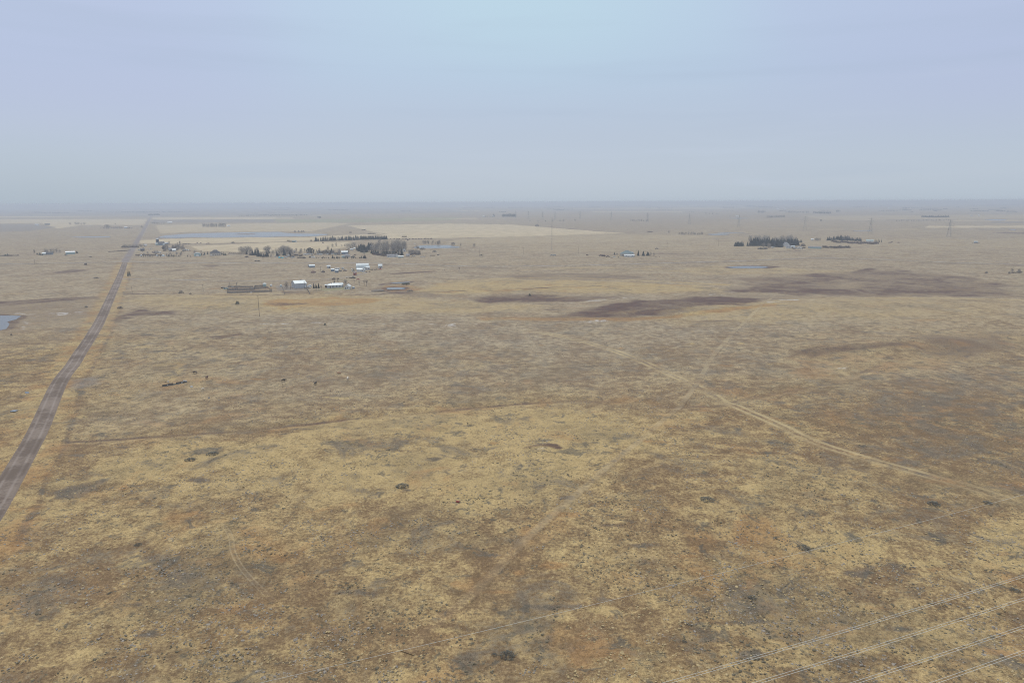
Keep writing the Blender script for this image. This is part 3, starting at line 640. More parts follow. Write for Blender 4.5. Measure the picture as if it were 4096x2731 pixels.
# -------- materials of built things
Wht = mat('white painted siding', (0.56, 0.58, 0.58), 0.6, 0.05); Wmt = mat('pale galvanised steel', (0.40, 0.45, 0.46), 0.45, 0.06, 0.4, 0.1)
Teal = mat('pale teal steel cladding', (0.30, 0.42, 0.42), 0.5, 0.06); GreyW = mat('grey steel wall cladding', (0.40, 0.43, 0.46), 0.5, 0.06, 0.3)
BluG = mat('slate blue cladding', (0.16, 0.21, 0.27), 0.6, 0.1); Beige = mat('beige stucco', (0.46, 0.42, 0.36), 0.85, 0.06); Brn = mat('brown weathered boards', (0.11, 0.085, 0.07), 0.9, 0.25, 1.5)
DkR = mat('dark grey shingles', (0.070, 0.068, 0.075), 0.85, 0.15, 2.0); GryR = mat('weathered grey shingles', (0.20, 0.20, 0.21), 0.85, 0.12, 2.0); TealR = mat('dark teal steel roofing', (0.055, 0.105, 0.115), 0.5, 0.1)
Glass = mat('dark window glass', (0.03, 0.035, 0.045), 0.12, 0.05); DoorW = mat('white overhead door', (0.66, 0.68, 0.68), 0.5, 0.04, 0.5); DoorD = mat('brown door', (0.10, 0.07, 0.05), 0.6, 0.1)
Wood = mat('grey fence boards', (0.22, 0.20, 0.185), 0.95, 0.25, 1.2); Pole = mat('weathered pole timber', (0.105, 0.090, 0.078), 0.9, 0.2, 2); Steel = mat('dull lattice steel', (0.20, 0.21, 0.22), 0.5, 0.05, 1, 0.3)
Rubber = mat('black rubber', (0.02, 0.02, 0.02), 0.8, 0.05); RedP = mat('faded red paint', (0.30, 0.045, 0.035), 0.5, 0.15); Maroon = mat('dark maroon paint', (0.075, 0.030, 0.035), 0.5, 0.1)
BlackP = mat('black paint', (0.02, 0.021, 0.024), 0.35, 0.05); BlueP = mat('dark blue paint', (0.03, 0.05, 0.11), 0.35, 0.05); Turq = mat('turquoise tarpaulin', (0.06, 0.36, 0.42), 0.6, 0.15, 1.5)
Hay = mat('weathered hay', (0.26, 0.205, 0.115), 0.98, 0.25, 2.5); Conc = mat('pale concrete', (0.42, 0.41, 0.38), 0.9, 0.12, 1.5); SiloB = mat('dark blue enamelled steel', (0.018, 0.024, 0.045), 0.35, 0.08, 0.5)
Bark = mat('grey brown bark', (0.17, 0.15, 0.13), 0.95, 0.2, 1.5); Needle = mat('dark spruce needles', (0.018, 0.032, 0.026), 0.9, 0.45, 1.2); SageM = mat('sage foliage', (0.115, 0.115, 0.095), 0.95, 0.35, 2.0); Needle2 = mat('blue green pine needles', (0.036, 0.056, 0.044), 0.9, 0.4, 1.2)
Twig = mat('bare grey twigs', (0.27, 0.24, 0.21), 0.95, 0.25, 1.0); TwigP = mat('purple brown bare twigs', (0.125, 0.092, 0.086), 0.95, 0.25, 1.0); TwigG = mat('grey green willow leaves', (0.115, 0.130, 0.105), 0.95, 0.25, 1.0)
TwigL = mat('pale poplar twigs', (0.37, 0.335, 0.285), 0.95, 0.2, 1.0)

# -------- trees (1 unit = 1 m, prototypes about 10 m tall; scaled when placed)
def spruce_proto(seed, nm='spruce_tree', h=10.0, w_=2.1, m=Needle, bare=0.6):
    r = random.Random(seed); t = thing(nm, 'dark spruce', 'tree'); MB().tube((0, 0, -0.3), (0, 0, h * 0.97), 0.17, 0.02, 6).obj('trunk', Bark, t)
    c = MB(); z = bare; n = 0
    while z < h:
        f = (z - bare) / (h - bare); rad_ = w_ * (1 - f) ** 0.85 * r.uniform(0.78, 1.12) + 0.06; k = max(5, int(13 * (1 - f * 0.6)))
        for i in range(k):
            a = 2.399 * n + r.uniform(-.25, .25); n += 1; L = rad_ * r.uniform(0.62, 1.15); ca, sa = math.cos(a), math.sin(a); wd = (0.30 + L * 0.36) * r.uniform(.7, 1.2); dz = -L * 0.30 + r.uniform(-.1, .1)
            p0 = (ca * .05, sa * .05, z + .22); pm = (ca * L * .55, sa * L * .55, z + dz * .3 + .12); p1 = (ca * L, sa * L, z + dz)
            c.face([p0, (pm[0] - sa * wd, pm[1] + ca * wd, pm[2] - .18), p1]); c.face([p0, p1, (pm[0] + sa * wd, pm[1] - ca * wd, pm[2] - .18)])
        z += 0.42 * (1 - f * 0.35)
    c.face([(-.14, 0, h * .93), (.14, 0, h * .93), (0, 0, h * 1.03)]); c.face([(0, -.14, h * .93), (0, .14, h * .93), (0, 0, h * 1.03)])
    c.obj('crown', m, t); return t
def twig_tree(seed, nm='bare_tree', h=10.0, spread=3.6, m=Twig, limbs=9, tw=520, trunk=0.22, low=0.22, thick=0.055, label='bare tree'):
    r = random.Random(seed); t = thing(nm, label, 'tree'); tr = MB(); cr = MB(); ends = []
    tr.tube((0, 0, -.3), (r.uniform(-.2, .2), r.uniform(-.2, .2), h * .55), trunk, trunk * .5, 6)
    for i in range(limbs):
        a = 2 * math.pi * i / limbs + r.uniform(-.5, .5); z0 = h * r.uniform(low, .55); L = h * r.uniform(.28, .46)
        el = r.uniform(.7, 1.25); p0 = Vector((0, 0, z0)); d = Vector((math.cos(a) * math.cos(el), math.sin(a) * math.cos(el), math.sin(el))); p1 = p0 + d * L
        p1.x *= spread / 3.6; p1.y *= spread / 3.6; p1.z = min(p1.z, h * .95); tr.tube(p0, p1, trunk * .42, trunk * .14, 4); ends += [(p0, p1)] * 2
        for j in range(3):
            q0 = p0.lerp(p1, r.uniform(.3, .85)); q1 = q0 + Vector((r.uniform(-1, 1), r.uniform(-1, 1), r.uniform(.3, 1.4))).normalized() * L * r.uniform(.35, .6)
            q1.z = min(q1.z, h); tr.tube(q0, q1, trunk * .2, trunk * .07, 3); ends.append((q0, q1))
    for i in range(tw):
        p0, p1 = r.choice(ends); q = p0.lerp(p1, r.uniform(.25, 1.05)); d = Vector((r.uniform(-1, 1), r.uniform(-1, 1), r.uniform(-.25, 1.3))).normalized(); L = r.uniform(.5, 1.5) * h / 10
        e = q + d * L; s_ = d.cross(Vector((r.uniform(-1, 1), r.uniform(-1, 1), r.uniform(-1, 1)))).normalized() * thick * r.uniform(.6, 1.5)
        if i % 10 < 7:
            zz = r.uniform(max(low, .06), 1.0); pr_ = (math.sin(math.pi * min(1, (zz + .12) / 1.16)) ** .55) * spread * .78; a = r.uniform(0, 6.28); q_ = pr_ * r.uniform(.05, 1) ** .6
            q = Vector((math.cos(a) * q_, math.sin(a) * q_, zz * h - .4)); d = Vector((math.cos(a) * .5 + r.uniform(-.5, .5), math.sin(a) * .5 + r.uniform(-.5, .5), r.uniform(.2, 1.4))).normalized(); e = q + d * L; s_ = d.cross(Vector((r.uniform(-1, 1), r.uniform(-1, 1), r.uniform(-1, 1)))).normalized() * thick * r.uniform(.6, 1.5)
        if e.z > h * 1.03: continue
        cr.face([q - s_, q + s_, e])
    tr.obj('trunk', Bark, t); cr.obj('crown', m, t); return t
def bush_proto(seed, m, nm='bare_bush', w_=1.0, h=1.0, n=260, cat='bush'):
    r = random.Random(seed); t = thing(nm, 'bush', cat); st = MB()
    for i in range(6): a = r.uniform(0, 6.28); st.tube((0, 0, -.1), (math.cos(a) * w_ * .5, math.sin(a) * w_ * .5, h * r.uniform(.5, .8)), .04, .015, 3)
    st.obj('stem', Bark, t); cr = MB()
    for i in range(n):
        a = r.uniform(0, 6.28); q = r.uniform(0, 1) ** .5 * w_; zz = h * math.sqrt(max(0, 1 - (q / w_) ** 2)) * r.uniform(.15, .98); p = Vector((math.cos(a) * q, math.sin(a) * q, zz)); d = (p + Vector((r.uniform(-.6, .6), r.uniform(-.6, .6), r.uniform(0, .8)))).normalized()
        L = .30 * h * r.uniform(.6, 1.3); s_ = d.cross(Vector((r.uniform(-1, 1), r.uniform(-1, 1), r.uniform(-1, 1)))).normalized() * .045 * r.uniform(.7, 1.7) * w_
        cr.face([p - s_ - d * L * .4, p + s_ - d * L * .4, p + d * L * .6])
    cr.obj('crown', m, t); return t
def pine_proto(seed, m=Needle):
    r = random.Random(seed); t = thing('pine_tree', 'round pine', 'tree'); MB().tube((0, 0, -.3), (0, 0, 7), .22, .08, 6).obj('trunk', Bark, t); cr = MB()
    for i in range(520):
        a = r.uniform(0, 6.28); zz = r.uniform(0.8, 10); mx = 3.3 * math.sin(math.pi * min(1, (zz + 1.2) / 11.5)) ** .6; q = mx * r.uniform(.35, 1) ** .5; p = Vector((math.cos(a) * q, math.sin(a) * q, zz)); d = Vector((math.cos(a), math.sin(a), r.uniform(-.2, 1))).normalized()
        s_ = d.cross(Vector((r.uniform(-1, 1), r.uniform(-1, 1), r.uniform(-1, 1)))).normalized() * r.uniform(.25, .5); cr.face([p - s_, p + s_, p + d * r.uniform(.6, 1.1)])
    cr.obj('crown', m, t); return t
SPR = [spruce_proto(i, w_=U(2.9, 3.6)) for i in range(4)]; SPN = [spruce_proto(i + 20, w_=1.5, bare=.4) for i in range(2)]; LEG = [spruce_proto(i + 40, w_=1.9, bare=3.4) for i in range(2)]
BARE = [twig_tree(i, limbs=12 + i, spread=U(3.6, 4.8), low=.08, tw=800) for i in range(4)]; PALE = [twig_tree(i + 30, nm='pale_poplar_tree', m=TwigL, limbs=14, spread=3.8, tw=620, low=.05, thick=.06) for i in range(3)]  # PALE stands for bare poplars with paler twigs than BARE
POP = [twig_tree(i + 50, m=TwigL, limbs=14, spread=1.3, tw=560, low=.05, nm='poplar_tree') for i in range(2)]; DEAD = [twig_tree(i + 60, m=TwigP, limbs=7, spread=3.4, tw=120, trunk=.34, nm='dead_tree', low=.35) for i in range(3)]
BSH = [bush_proto(i, Twig) for i in range(2)]; BSP = [bush_proto(i + 5, TwigP) for i in range(3)]; BSG = [bush_proto(i + 9, TwigG, 'willow_bush') for i in range(2)]; BSD = [bush_proto(i + 13, Needle2, 'evergreen_shrub', n=320) for i in range(2)]
PIN = [pine_proto(i) for i in range(2)]; SGB = [bush_proto(i + 17, SageM, 'sagebrush', n=320) for i in range(3)]
PROTOS = dict(spruce=(SPR, 10), slim=(SPN, 10), leggy=(LEG, 10), bare=(BARE, 10), pale=(PALE, 10), poplar=(POP, 10), dead=(DEAD, 10), pine=(PIN, 10), bush=(BSH, 1), purple=(BSP, 1), willow=(BSG, 1), shrub=(BSD, 1), sage=(SGB, 1))
UNIQ = {}
def plant(kind, px, py, hpx, label, group=None, wide=None, cat=None):
    """px,py: foot of the plant in the photo, hpx: its height there"""
    pr, h0 = PROTOS[kind]; g = G(px, py); h = hpx * mpp(px, py) * 1.08; s = h / h0; src = pr[rn.randrange(len(pr))]
    if kind in ('bush', 'purple', 'willow', 'shrub', 'sage'): wx = (wide or hpx * 1.2) * mpp(px, py) / 2; sc = (wx, wx * U(.75, 1.1), h)
    else: k = wide or 1.0; sc = (s * k, s * k, s)
    o = dup(src, (g.x, g.y, g.z - 0.02), U(0, 6.28), sc, label, group, cat)
    if kind == 'bare' and py < 905: o.name = 'far_bare_tree'  # far bare trees, from the same prototypes, named apart by distance only
    return o
def row(kind, P, n, h, label, group, jx=1.0, jy=0.4, wide=None):
    """n plants spread along photo polyline P; h=(min,max) pixels"""
    P = np.array(P, float); d = np.concatenate([[0], np.cumsum(np.hypot(*np.diff(P, axis=0).T))])
    for i in range(n):
        t = d[-1] * (i + .5 + U(-.25, .25)) / n; plant(kind, np.interp(t, d, P[:, 0]) + U(-jx, jx), np.interp(t, d, P[:, 1]) + U(-jy, jy), U(*h), label, group, wide if wide is None or not isinstance(wide, tuple) else U(*wide))

# -------- buildings.  Local frame: front looks to -y, x runs along the front
def building(name, label, cat, px, py, wpx, depth, wall, rise_, wm, rm, rz=0.0, roof='gable', ridge='x', win=(), doors=(), garage=(), over=0.4, chimney=None, group=None, wabs=None, parts=True):
    g = G(px, py); w2 = (wabs or wpx * mpp(px, py)) / 2; d2 = depth / 2
    gr_ = math.hypot(g.x, g.y); t = thing(name, label, cat, (g.x * (1 + d2 / gr_), g.y * (1 + d2 / gr_), g.z), rz + face_cam(px), group)
    z0 = -0.4
    if roof == 'gable' and ridge == 'y':
        b_ = MB().prism([(-w2, z0), (w2, z0), (w2, wall), (0, wall + rise_), (-w2, wall)], -d2, d2)
        r_ = MB().prism([(-w2 - over, wall - over * rise_ / w2 + .03), (0, wall + rise_ + .03), (w2 + over, wall - over * rise_ / w2 + .03), (w2 + over, wall - over * rise_ / w2 + .25), (0, wall + rise_ + .27), (-w2 - over, wall - over * rise_ / w2 + .25)], -d2 - over, d2 + over)
    elif roof == 'gable':
        b_ = MB(); b_.prism([(-d2, z0), (d2, z0), (d2, wall), (0, wall + rise_), (-d2, wall)], -w2, w2); b_.v = [(y, x, z) for x, y, z in b_.v]
        r_ = MB(); k = over * rise_ / d2; r_.prism([(-d2 - over, wall - k + .03), (0, wall + rise_ + .03), (d2 + over, wall - k + .03), (d2 + over, wall - k + .25), (0, wall + rise_ + .27), (-d2 - over, wall - k + .25)], -w2 - over, w2 + over); r_.v = [(y, x, z) for x, y, z in r_.v]
    elif roof == 'hip':
        b_ = MB().box(-w2, w2, -d2, d2, z0, wall); r_ = MB(); o_ = over; q = max(0.05, w2 - d2 * .95)
        lo = [(-w2 - o_, -d2 - o_, wall), (w2 + o_, -d2 - o_, wall), (w2 + o_, d2 + o_, wall), (-w2 - o_, d2 + o_, wall)]; hi = [(-q, 0, wall + rise_), (q, 0, wall + rise_)]
        r_.v = lo + hi; r_.f = [(0, 1, 5, 4), (1, 2, 5), (2, 3, 4, 5), (3, 0, 4), (3, 2, 1, 0)]
    elif roof == 'arch':
        N = 10; b_ = MB().box(-w2 + .1, w2 - .1, -d2 + .2, d2 - .2, z0, wall * .5); arc = [(math.cos(math.pi * i / N) * d2, math.sin(math.pi * i / N) * (wall + rise_)) for i in range(N + 1)]
        r_ = MB().prism(arc, -w2, w2); r_.v = [(y, x, z) for x, y, z in r_.v]
    else:
        b_ = MB().prism([(-d2, z0), (d2, z0), (d2, wall + rise_), (-d2, wall)], -w2, w2); b_.v = [(y, x, z) for x, y, z in b_.v]
        r_ = MB().prism([(-d2 - over, wall + .02), (d2 + over, wall + rise_ + .02), (d2 + over, wall + rise_ + .2), (-d2 - over, wall + .2)], -w2 - over, w2 + over); r_.v = [(y, x, z) for x, y, z in r_.v]
    wo = b_.obj('wall', wm, t); ro = r_.obj('roof', rm, t)
    for u, zc, ww, hh in win:
        f = MB().box(u - ww / 2 - .08, u + ww / 2 + .08, -d2 - .05, -d2 + .02, zc - hh / 2 - .08, zc + hh / 2 + .08).obj('window', Wht, t); MB().box(u - ww / 2, u + ww / 2, -d2 - .08, -d2 - .055, zc - hh / 2, zc + hh / 2).obj('pane', Glass, f)
    for u, ww, hh in doors: MB().box(u - ww / 2, u + ww / 2, -d2 - .06, -d2 + .02, 0.05, hh).obj('door', DoorD, t)
    for u, ww, hh in garage: MB().box(u - ww / 2, u + ww / 2, -d2 - .07, -d2 + .02, 0.02, hh).obj('garage_door', DoorW, t)
    if chimney is not None: MB().box(chimney - .35, chimney + .35, -.3, .4, wall, wall + rise_ + .9).obj('chimney', Conc, ro)
    return t
# -------- vehicles, trailers and the like; local x is the length, wheels on the ground
def wheels(t, xs, y, r=.36):
    for x in xs:
        for s in (-1, 1): MB().tube((x, s * (y - .12), r), (x, s * (y + .06), r), r, r, 10).obj('wheel', Rubber, t)
def car(label, px, py, m, rz=0.0, kind='sedan', group=None, name=None, sc=1.0):
    g = G(px, py); nm, ct = {'sedan': ('parked_car', 'car'), 'pickup': ('pickup_truck', 'pickup'), 'van': ('van', 'van')}[kind]; t = thing(name or nm, label, ct, g, rz, group, sc)
    if kind == 'pickup': prof = [(-2.7, .45), (2.7, .45), (2.75, .95), (2.6, 1.1), (1.5, 1.2), (.9, 1.78), (-.55, 1.8), (-.75, 1.15), (-2.7, 1.12)]; gl = [(.82, 1.68), (1.35, 1.22), (-.6, 1.22), (-.5, 1.68)]
    elif kind == 'van': prof = [(-2.7, .4), (2.6, .4), (2.7, .9), (2.2, 1.2), (1.6, 2.1), (-2.65, 2.15)]; gl = [(1.5, 2.0), (2.05, 1.3), (-2.2, 1.3), (-2.2, 2.0)]
    else: prof = [(-2.3, .4), (2.3, .4), (2.35, .8), (1.3, .98), (.6, 1.42), (-1.1, 1.45), (-1.8, 1.05), (-2.3, .98)]; gl = [(.55, 1.36), (1.05, 1.02), (-1.55, 1.06), (-1.05, 1.38)]
    MB().prism(prof, -.9, .9).obj('body', m, t); MB().prism(gl, -.915, .915).obj('window', Glass, t); wheels(t, (-1.5, 1.5), .86); return t
def caravan(label, px, py, wpx, hpx, m=None, rz=0.0, group=None, wabs=None):
    g = G(px, py); L = wabs or wpx * mpp(px, py); h = min(3.2, max(2.3, hpx * mpp(px, py))); t = thing('travel_trailer', label, 'trailer', g, rz, group)
    MB().prism([(-L / 2, .5), (L / 2 - .3, .5), (L / 2, 1.1), (L / 2 - .35, h - .15), (L / 2 - .8, h), (-L / 2 + .2, h), (-L / 2, h - .25)], -1.2, 1.2).obj('body', m or Wht, t)
    MB().box(-L * .32, -L * .12, -1.23, -1.19, 1.4, 2.0).obj('window', Glass, t); MB().box(L * .1, L * .3, -1.23, -1.19, 1.4, 2.0).obj('window', Glass, t); MB().box(-L * .03, L * .05, -1.235, -1.19, .6, 2.1).obj('door', DoorW, t)
    MB().tube((L / 2, 0, .55), (L / 2 + 1, 0, .5), .06).obj('hitch', Steel, t); wheels(t, (-.4, .5), 1.1, .35); return t
def stack(label, px, py, wpx, hpx, depth=5, group=None, m=None, name='hay_stack'):
    g = G(px, py); L = wpx * mpp(px, py); h = hpx * mpp(px, py); t = MB(); n = max(2, int(L / 2.4)); r = random.Random(px)
    for i in range(n):
        x0 = -L / 2 + i * L / n
        t.prism([(x0 + .04, 0), (x0 + L / n - .04, 0), (x0 + L / n - .1, h * .97 * r.uniform(.9, 1.04)), (x0 + L / n * .5, h * r.uniform(.96, 1.08)), (x0 + .1, h * r.uniform(.88, 1))], -depth / 2, depth / 2)
    o = t.obj(name, m or Hay); o.location = g; return tag(o, label, 'haystack', group)
def pole(label, px, py, hpx, group=None, arm=True, lean=0.0):
    g = G(px, py); h = hpx * mpp(px, py); t = thing('utility_pole', label, 'utility pole', g, U(-.3, .3), group); t.rotation_euler[1] = lean
    MB().tube((0, 0, -.5), (0, 0, h), .19, .12, 7).obj('pole', Pole, t)
    if arm:
        a = MB().box(-1.3, 1.3, -.19, -.07, h - .75, h - .6).obj('crossarm', Pole, t)
        for x in (-1.15, 0, 1.15): MB().tube((x, -.13, h - .6), (x, -.13, h - .35), .05, .04, 6).obj('insulator', Conc, a)
    return t
def fence(label, P, h, boards=True, group=None, name='board_fence', m=None, step=2.4):
    """posts and boards along photo points P"""
    W = [G(*p) for p in P]; o = W[0]; t = thing(name, label, 'fence', o, 0, group); bs = MB(); pm = None; r = random.Random(P[0][0])
    for a, b in zip(W, W[1:]):
        a, b = a - o, b - o; L = (b - a).length; n = max(1, int(L / step)); d = (b - a).normalized(); nrm = Vector((-d.y, d.x, 0)) * .03
        for i in range(n + 1):
            p = a.lerp(b, i / n); 
            if pm is None: pm = MB().tube((0, 0, -.3), (0, 0, h * 1.04), .08, .07, 5).obj('post', m or Pole, t); pm.location = p; continue
            if i == 0: continue
            q_ = pm.copy(); C.objects.link(q_); q_.parent = t; q_.location = p
        for i in range(n):
            p, q = a.lerp(b, i / n), a.lerp(b, (i + 1) / n); zs = [(z / 8 * h, z / 8 * h + h * .105) for z in range(8)] if boards else [(h * .5, h * .6), (h * .88, h * .98)]
            for z0_, z1_ in zs:
                e = r.uniform(-.04, .04); v = [p + nrm, q + nrm, q - nrm, p - nrm]; k = len(bs.v)
                bs.v += [(c.x, c.y, c.z + z0_ + e + .05) for c in v] + [(c.x, c.y, c.z + z1_ + e + .05) for c in v]; bs.f += [tuple(k + j for j in f) for f in ((0, 3, 2, 1), (4, 5, 6, 7), (0, 1, 5, 4), (1, 2, 6, 5), (2, 3, 7, 6), (3, 0, 4, 7))]
    bs.obj('boards' if boards else 'rail', m or Wood, t); return t
def lattice(label, x, y, z, h, rz, group=None, arms=True, base=4.2):
    t = thing('transmission_tower', label, 'power pylon', (x, y, z), rz, group); L = MB(); hw = lambda zz: base * (1 - zz / h) * .92 + .45 if zz < h * .62 else (base * .38 * .92 + .45) * (1 - (zz / h - .62) / .38 * .75)
    zs = [h * q for q in (0, .16, .30, .42, .53, .62, .70, .78, .86, .93, 1.0)]
    for a, b in zip(zs, zs[1:]):
        A_, B_ = hw(a), hw(b); ca = [(-A_, -A_, a), (A_, -A_, a), (A_, A_, a), (-A_, A_, a)]; cb = [(-B_, -B_, b), (B_, -B_, b), (B_, B_, b), (-B_, B_, b)]
        for i in range(4):
            j = (i + 1) % 4; L.tube(ca[i], cb[i], .16, .15, 4); L.tube(ca[i], cb[j], .08, .08, 3); L.tube(ca[j], cb[i], .08, .08, 3); L.tube(cb[i], cb[j], .07, .07, 3)
    L.obj('mast', Steel, t)
    if arms:
        for zz, ar in ((h * .64, 8.0), (h * .78, 10.0), (h * .92, 7.0)):
            a = MB(); k = hw(zz)
            for s in (-1, 1):
                tip = (s * ar, 0, zz + .3)
                for yy in (-k, k): a.tube((s * k, yy, zz), tip, .10, .07, 3); a.tube((s * k, yy, zz + 2), tip, .09, .06, 3)
                a.tube((s * ar * .55, 0, zz + 1.1), (s * ar * .55, 0, zz), .06, .06, 3)
            a.obj('crossarm', Steel, t)
            for s in (-1, 1): MB().tube((s * ar, 0, zz + .3), (s * ar, 0, zz - 2.2), .14, .10, 5).obj('insulator', Conc, t)
    return t
def blob(px, py, wpx, hpx, m, label, cat, name, lift=.0, group=None, depth=None, seed=1, prof=None):
    g = G(px, py); r0 = wpx * mpp(px, py) / 2; h = hpx * mpp(px, py); r = random.Random(seed); b_ = MB(); n = 14
    prof = prof or [(1, 0), (.93, .35), (.72, .7), (.4, .93), (.06, 1)]; k = len(b_.v)
    for q, z in prof:
        for i in range(n): a = 2 * math.pi * i / n; e = r.uniform(.88, 1.1); b_.v.append((math.cos(a) * r0 * q * e, math.sin(a) * (depth or r0 * 2) / 2 * q * e, h * z * r.uniform(.94, 1.05) - (0.15 if z == 0 else 0)))
    for a in range(len(prof) - 1):
        for i in range(n): j = (i + 1) % n; b_.f.append((a * n + i, a * n + j, (a + 1) * n + j, (a + 1) * n + i))
    b_.f.append(tuple(range((len(prof) - 1) * n, len(prof) * n))); o = b_.obj(name, m, None, True); o.location = (g.x, g.y, g.z + lift); return tag(o, label, cat, group)
def tank(px, py, wpx, hpx, m, label, name='storage_tank', cat='tank'):
    g = G(px, py); r0 = wpx * mpp(px, py) / 2; h = hpx * mpp(px, py); t = thing(name, label, cat, g)
    MB().lathe([(r0, 0), (r0, h * .72)], n=16).obj('shell', m, t, False); MB().lathe([(r0 * 1.03, h * .72 + .01), (r0 * .6, h * .92), (.08, h)], n=16).obj('lid', Wmt, t); return t

# ============================================================ FARM BY THE SHED (near homestead)
building('metal_shed', 'long windowless grey metal shed with pale roof beside the board corral', 'shed', 1197, 1153, 45, 16, 5.2, 2.4, GreyW, Wmt, R(14), garage=(), doors=((6.0, 1.2, 2.2),))
t = building('ranch_house', 'long low ranch house under a pale metal roof above the lawn', 'house', 1338, 1151, 58, 10, 2.8, 1.9, GreyW, Wmt, R(3), roof='hip', win=((-2, 1.5, 1.6, 1.1), (2, 1.5, 1.6, 1.1), (5.5, 1.5, 1.2, 1)), doors=((-4.6, 1, 2.1),), chimney=-3)
building('house_wing', 'small pale roofed wing stepping back at the right end of the ranch house', 'house', 1362, 1147, 20, 7, 2.6, .8, GreyW, Wmt, R(3), roof='shed', win=((0, 1.5, 1.2, 1),))
building('entry_porch', 'dark porch at the left corner of the ranch house', 'porch', 1306, 1150, 11, 4, 2.4, .5, Brn, Wmt, R(3), roof='shed')
building('white_cottage', 'small white gabled cottage in front of the dark lone spruce', 'cottage', 1392, 1157, 19, 7, 2.9, 2.0, Wht, Wht, R(-18), ridge='y', win=((.9, 1.5, .9, .9),), doors=((-1.2, .9, 2),))
tank(1414, 1154.5, 10, 8, BluG, 'squat dark round tank right of the white cottage')
car('white pickup parked between the metal shed and the leggy spruces', 1231, 1151, Wht, R(4), 'pickup', sc=1.1)
caravan('low white flat trailer behind the power pole by the metal shed', 1240, 1148, 12, 5, Wht, R(3))
for x, y, h in ((1256, 1161, 26), (1265, 1160, 24), (1275, 1161, 27)): plant('leggy', x, y, h, 'leggy spruce with bare lower trunk left of the ranch house', 'leggy spruces beside the ranch house', 1.1)
plant('dead', 1285, 1160, 20, 'small bare tree at the right end of the leggy spruces')
plant('spruce', 1396, 1146, 16, 'lone narrow spruce behind the white cottage', wide=.8); plant('spruce', 1337, 1132, 12, 'short spruce behind the ranch house roof')
plant('bare', 1383, 1143, 26, 'tall pale bare tree between ranch house and cottage'); plant('dead', 1417, 1132, 14, 'slim dead trunk nearest the cottage in the yard'); plant('dead', 1437, 1141, 17, 'forked dead tree standing alone right of the cottage')
plant('dead', 1457, 1142, 22, 'left tree of the twin dead trees right of the cottage'); plant('dead', 1467, 1145, 26, 'largest dead tree right of the cottage, right of its twin', wide=1.1)
plant('bare', 1146, 1154, 26, 'grey bare tree left of the grey metal shed', wide=1.2); plant('bare', 1352, 1128, 10, 'scrubby bare tree behind the ranch house'); plant('purple', 1335, 1119, 8, 'purple scrub behind the ranch house in the yard', wide=16); plant('purple', 1352, 1117, 6, 'second purple scrub near the yellow pipe', wide=10)
plant('purple', 1205, 1123, 5, 'purple brush pile behind the metal shed', wide=20); plant('purple', 1192, 1124, 4, 'smaller purple brush behind the left of the metal shed', wide=12)
pole('tall pole at the right corner of the grey metal shed', 1219, 1156, 30); pole('slim pole behind the white pickup by the shed', 1233, 1156, 24, arm=False); pole('pole left of the grey metal shed by the bare tree', 1162, 1158, 24)
fence('old board windbreak fence running from shed pole toward the lane', [(1225, 1153), (1232, 1163), (1240, 1178)], 1.6)
fence('rail fence line running down from the white tank', [(1128, 1148), (1135, 1165), (1139, 1178)], 1.2, False, name='rail_fence')
fence('short rail fence from the white pump box to the corral corner', [(1081, 1143), (1087, 1163)], 1.2, False, name='rail_fence')
tank(1124, 1147, 9, 9, Wmt, 'white topped round bin left of the grey bare tree', 'grain_bin', 'bin'); building('pump_box', 'little white pump box right of the corral shed', 'shed', 1085, 1145, 7, 2, 1.5, .4, Wht, Wht, roof='shed', over=.1)
building('corral_shed', 'small teal shed with pale peaked roof in the corral corner', 'shed', 1059, 1146, 12, 3.5, 2.9, 1.2, Teal, Wmt, roof='hip')
FG = 'board fences of the corral'
fence('long front board wall of the corral', [(910, 1173), (1000, 1170), (1088, 1167)], 1.9, group=FG)
fence('left side board wall of the corral', [(912, 1150), (910, 1173)], 1.7, group=FG); fence('middle left cross fence of the corral', [(911, 1161), (960, 1160), (1014, 1159)], 1.7, group=FG)
fence('middle dividing fence of the corral between front and back pens', [(1020, 1147), (1012, 1164)], 1.7, group=FG); fence('middle right cross fence of the corral', [(1015, 1156), (1071, 1152)], 1.7, group=FG)
fence('back board wall of the corral left of the shed', [(913, 1149), (965, 1149.5), (1012, 1150)], 1.7, group=FG); fence('back board wall of the corral ending at the teal shed', [(1020, 1147), (1052, 1146)], 1.7, group=FG); fence('right side rail fence of the corral', [(1071, 1150), (1087, 1166)], 1.4, False, FG, 'rail_fence')
fence('short rail fence from corral back wall up to the lane, left one', [(915, 1148), (918, 1130)], 1.3, False, name='rail_fence'); fence('short rail fence from corral up to the lane, second from left', [(943, 1147), (949, 1128)], 1.3, False, name='rail_fence'); fence('short rail fence behind the teal corral shed up to the lane', [(1050, 1146), (1047, 1128)], 1.3, False, name='rail_fence')
for i, (x, y, lb) in enumerate(((931, 1151, 'pale loading panel at the left back of the corral'), (945, 1158, 'wider grey panel in the left pen of the corral'), (1007, 1158, 'square pale panel beside the corral dividing fence'))):
    g = G(x, y); t = thing('livestock_panel', lb, 'panel', g, R(8)); MB().prism([(-1.4, .1), (1.4, .1), (1.35, 1.9), (-1.3, 1.8)], -.06, .06).obj('boards', Conc if i != 1 else Wood, t); MB().tube((-1.4, 0, -.1), (-1.4, 0, 1.9), .06).obj('post', Pole, t); MB().tube((1.4, 0, -.1), (1.4, 0, 1.9), .06).obj('post', Pole, t)
car('old dark car wreck left of the corral', 893, 1153, BlackP, R(5), sc=1.0); car('weathered teal truck at the corral left corner', 904, 1157, Teal, R(20), 'pickup')
g = G(1005, 1171); o = MB().prism([(-.9, 0), (.9, 0), (1.1, .6), (-1.1, .6)], -.5, .5).obj('water_trough', Wht); o.location = g; tag(o, 'small white trough against the front corral wall', 'trough')
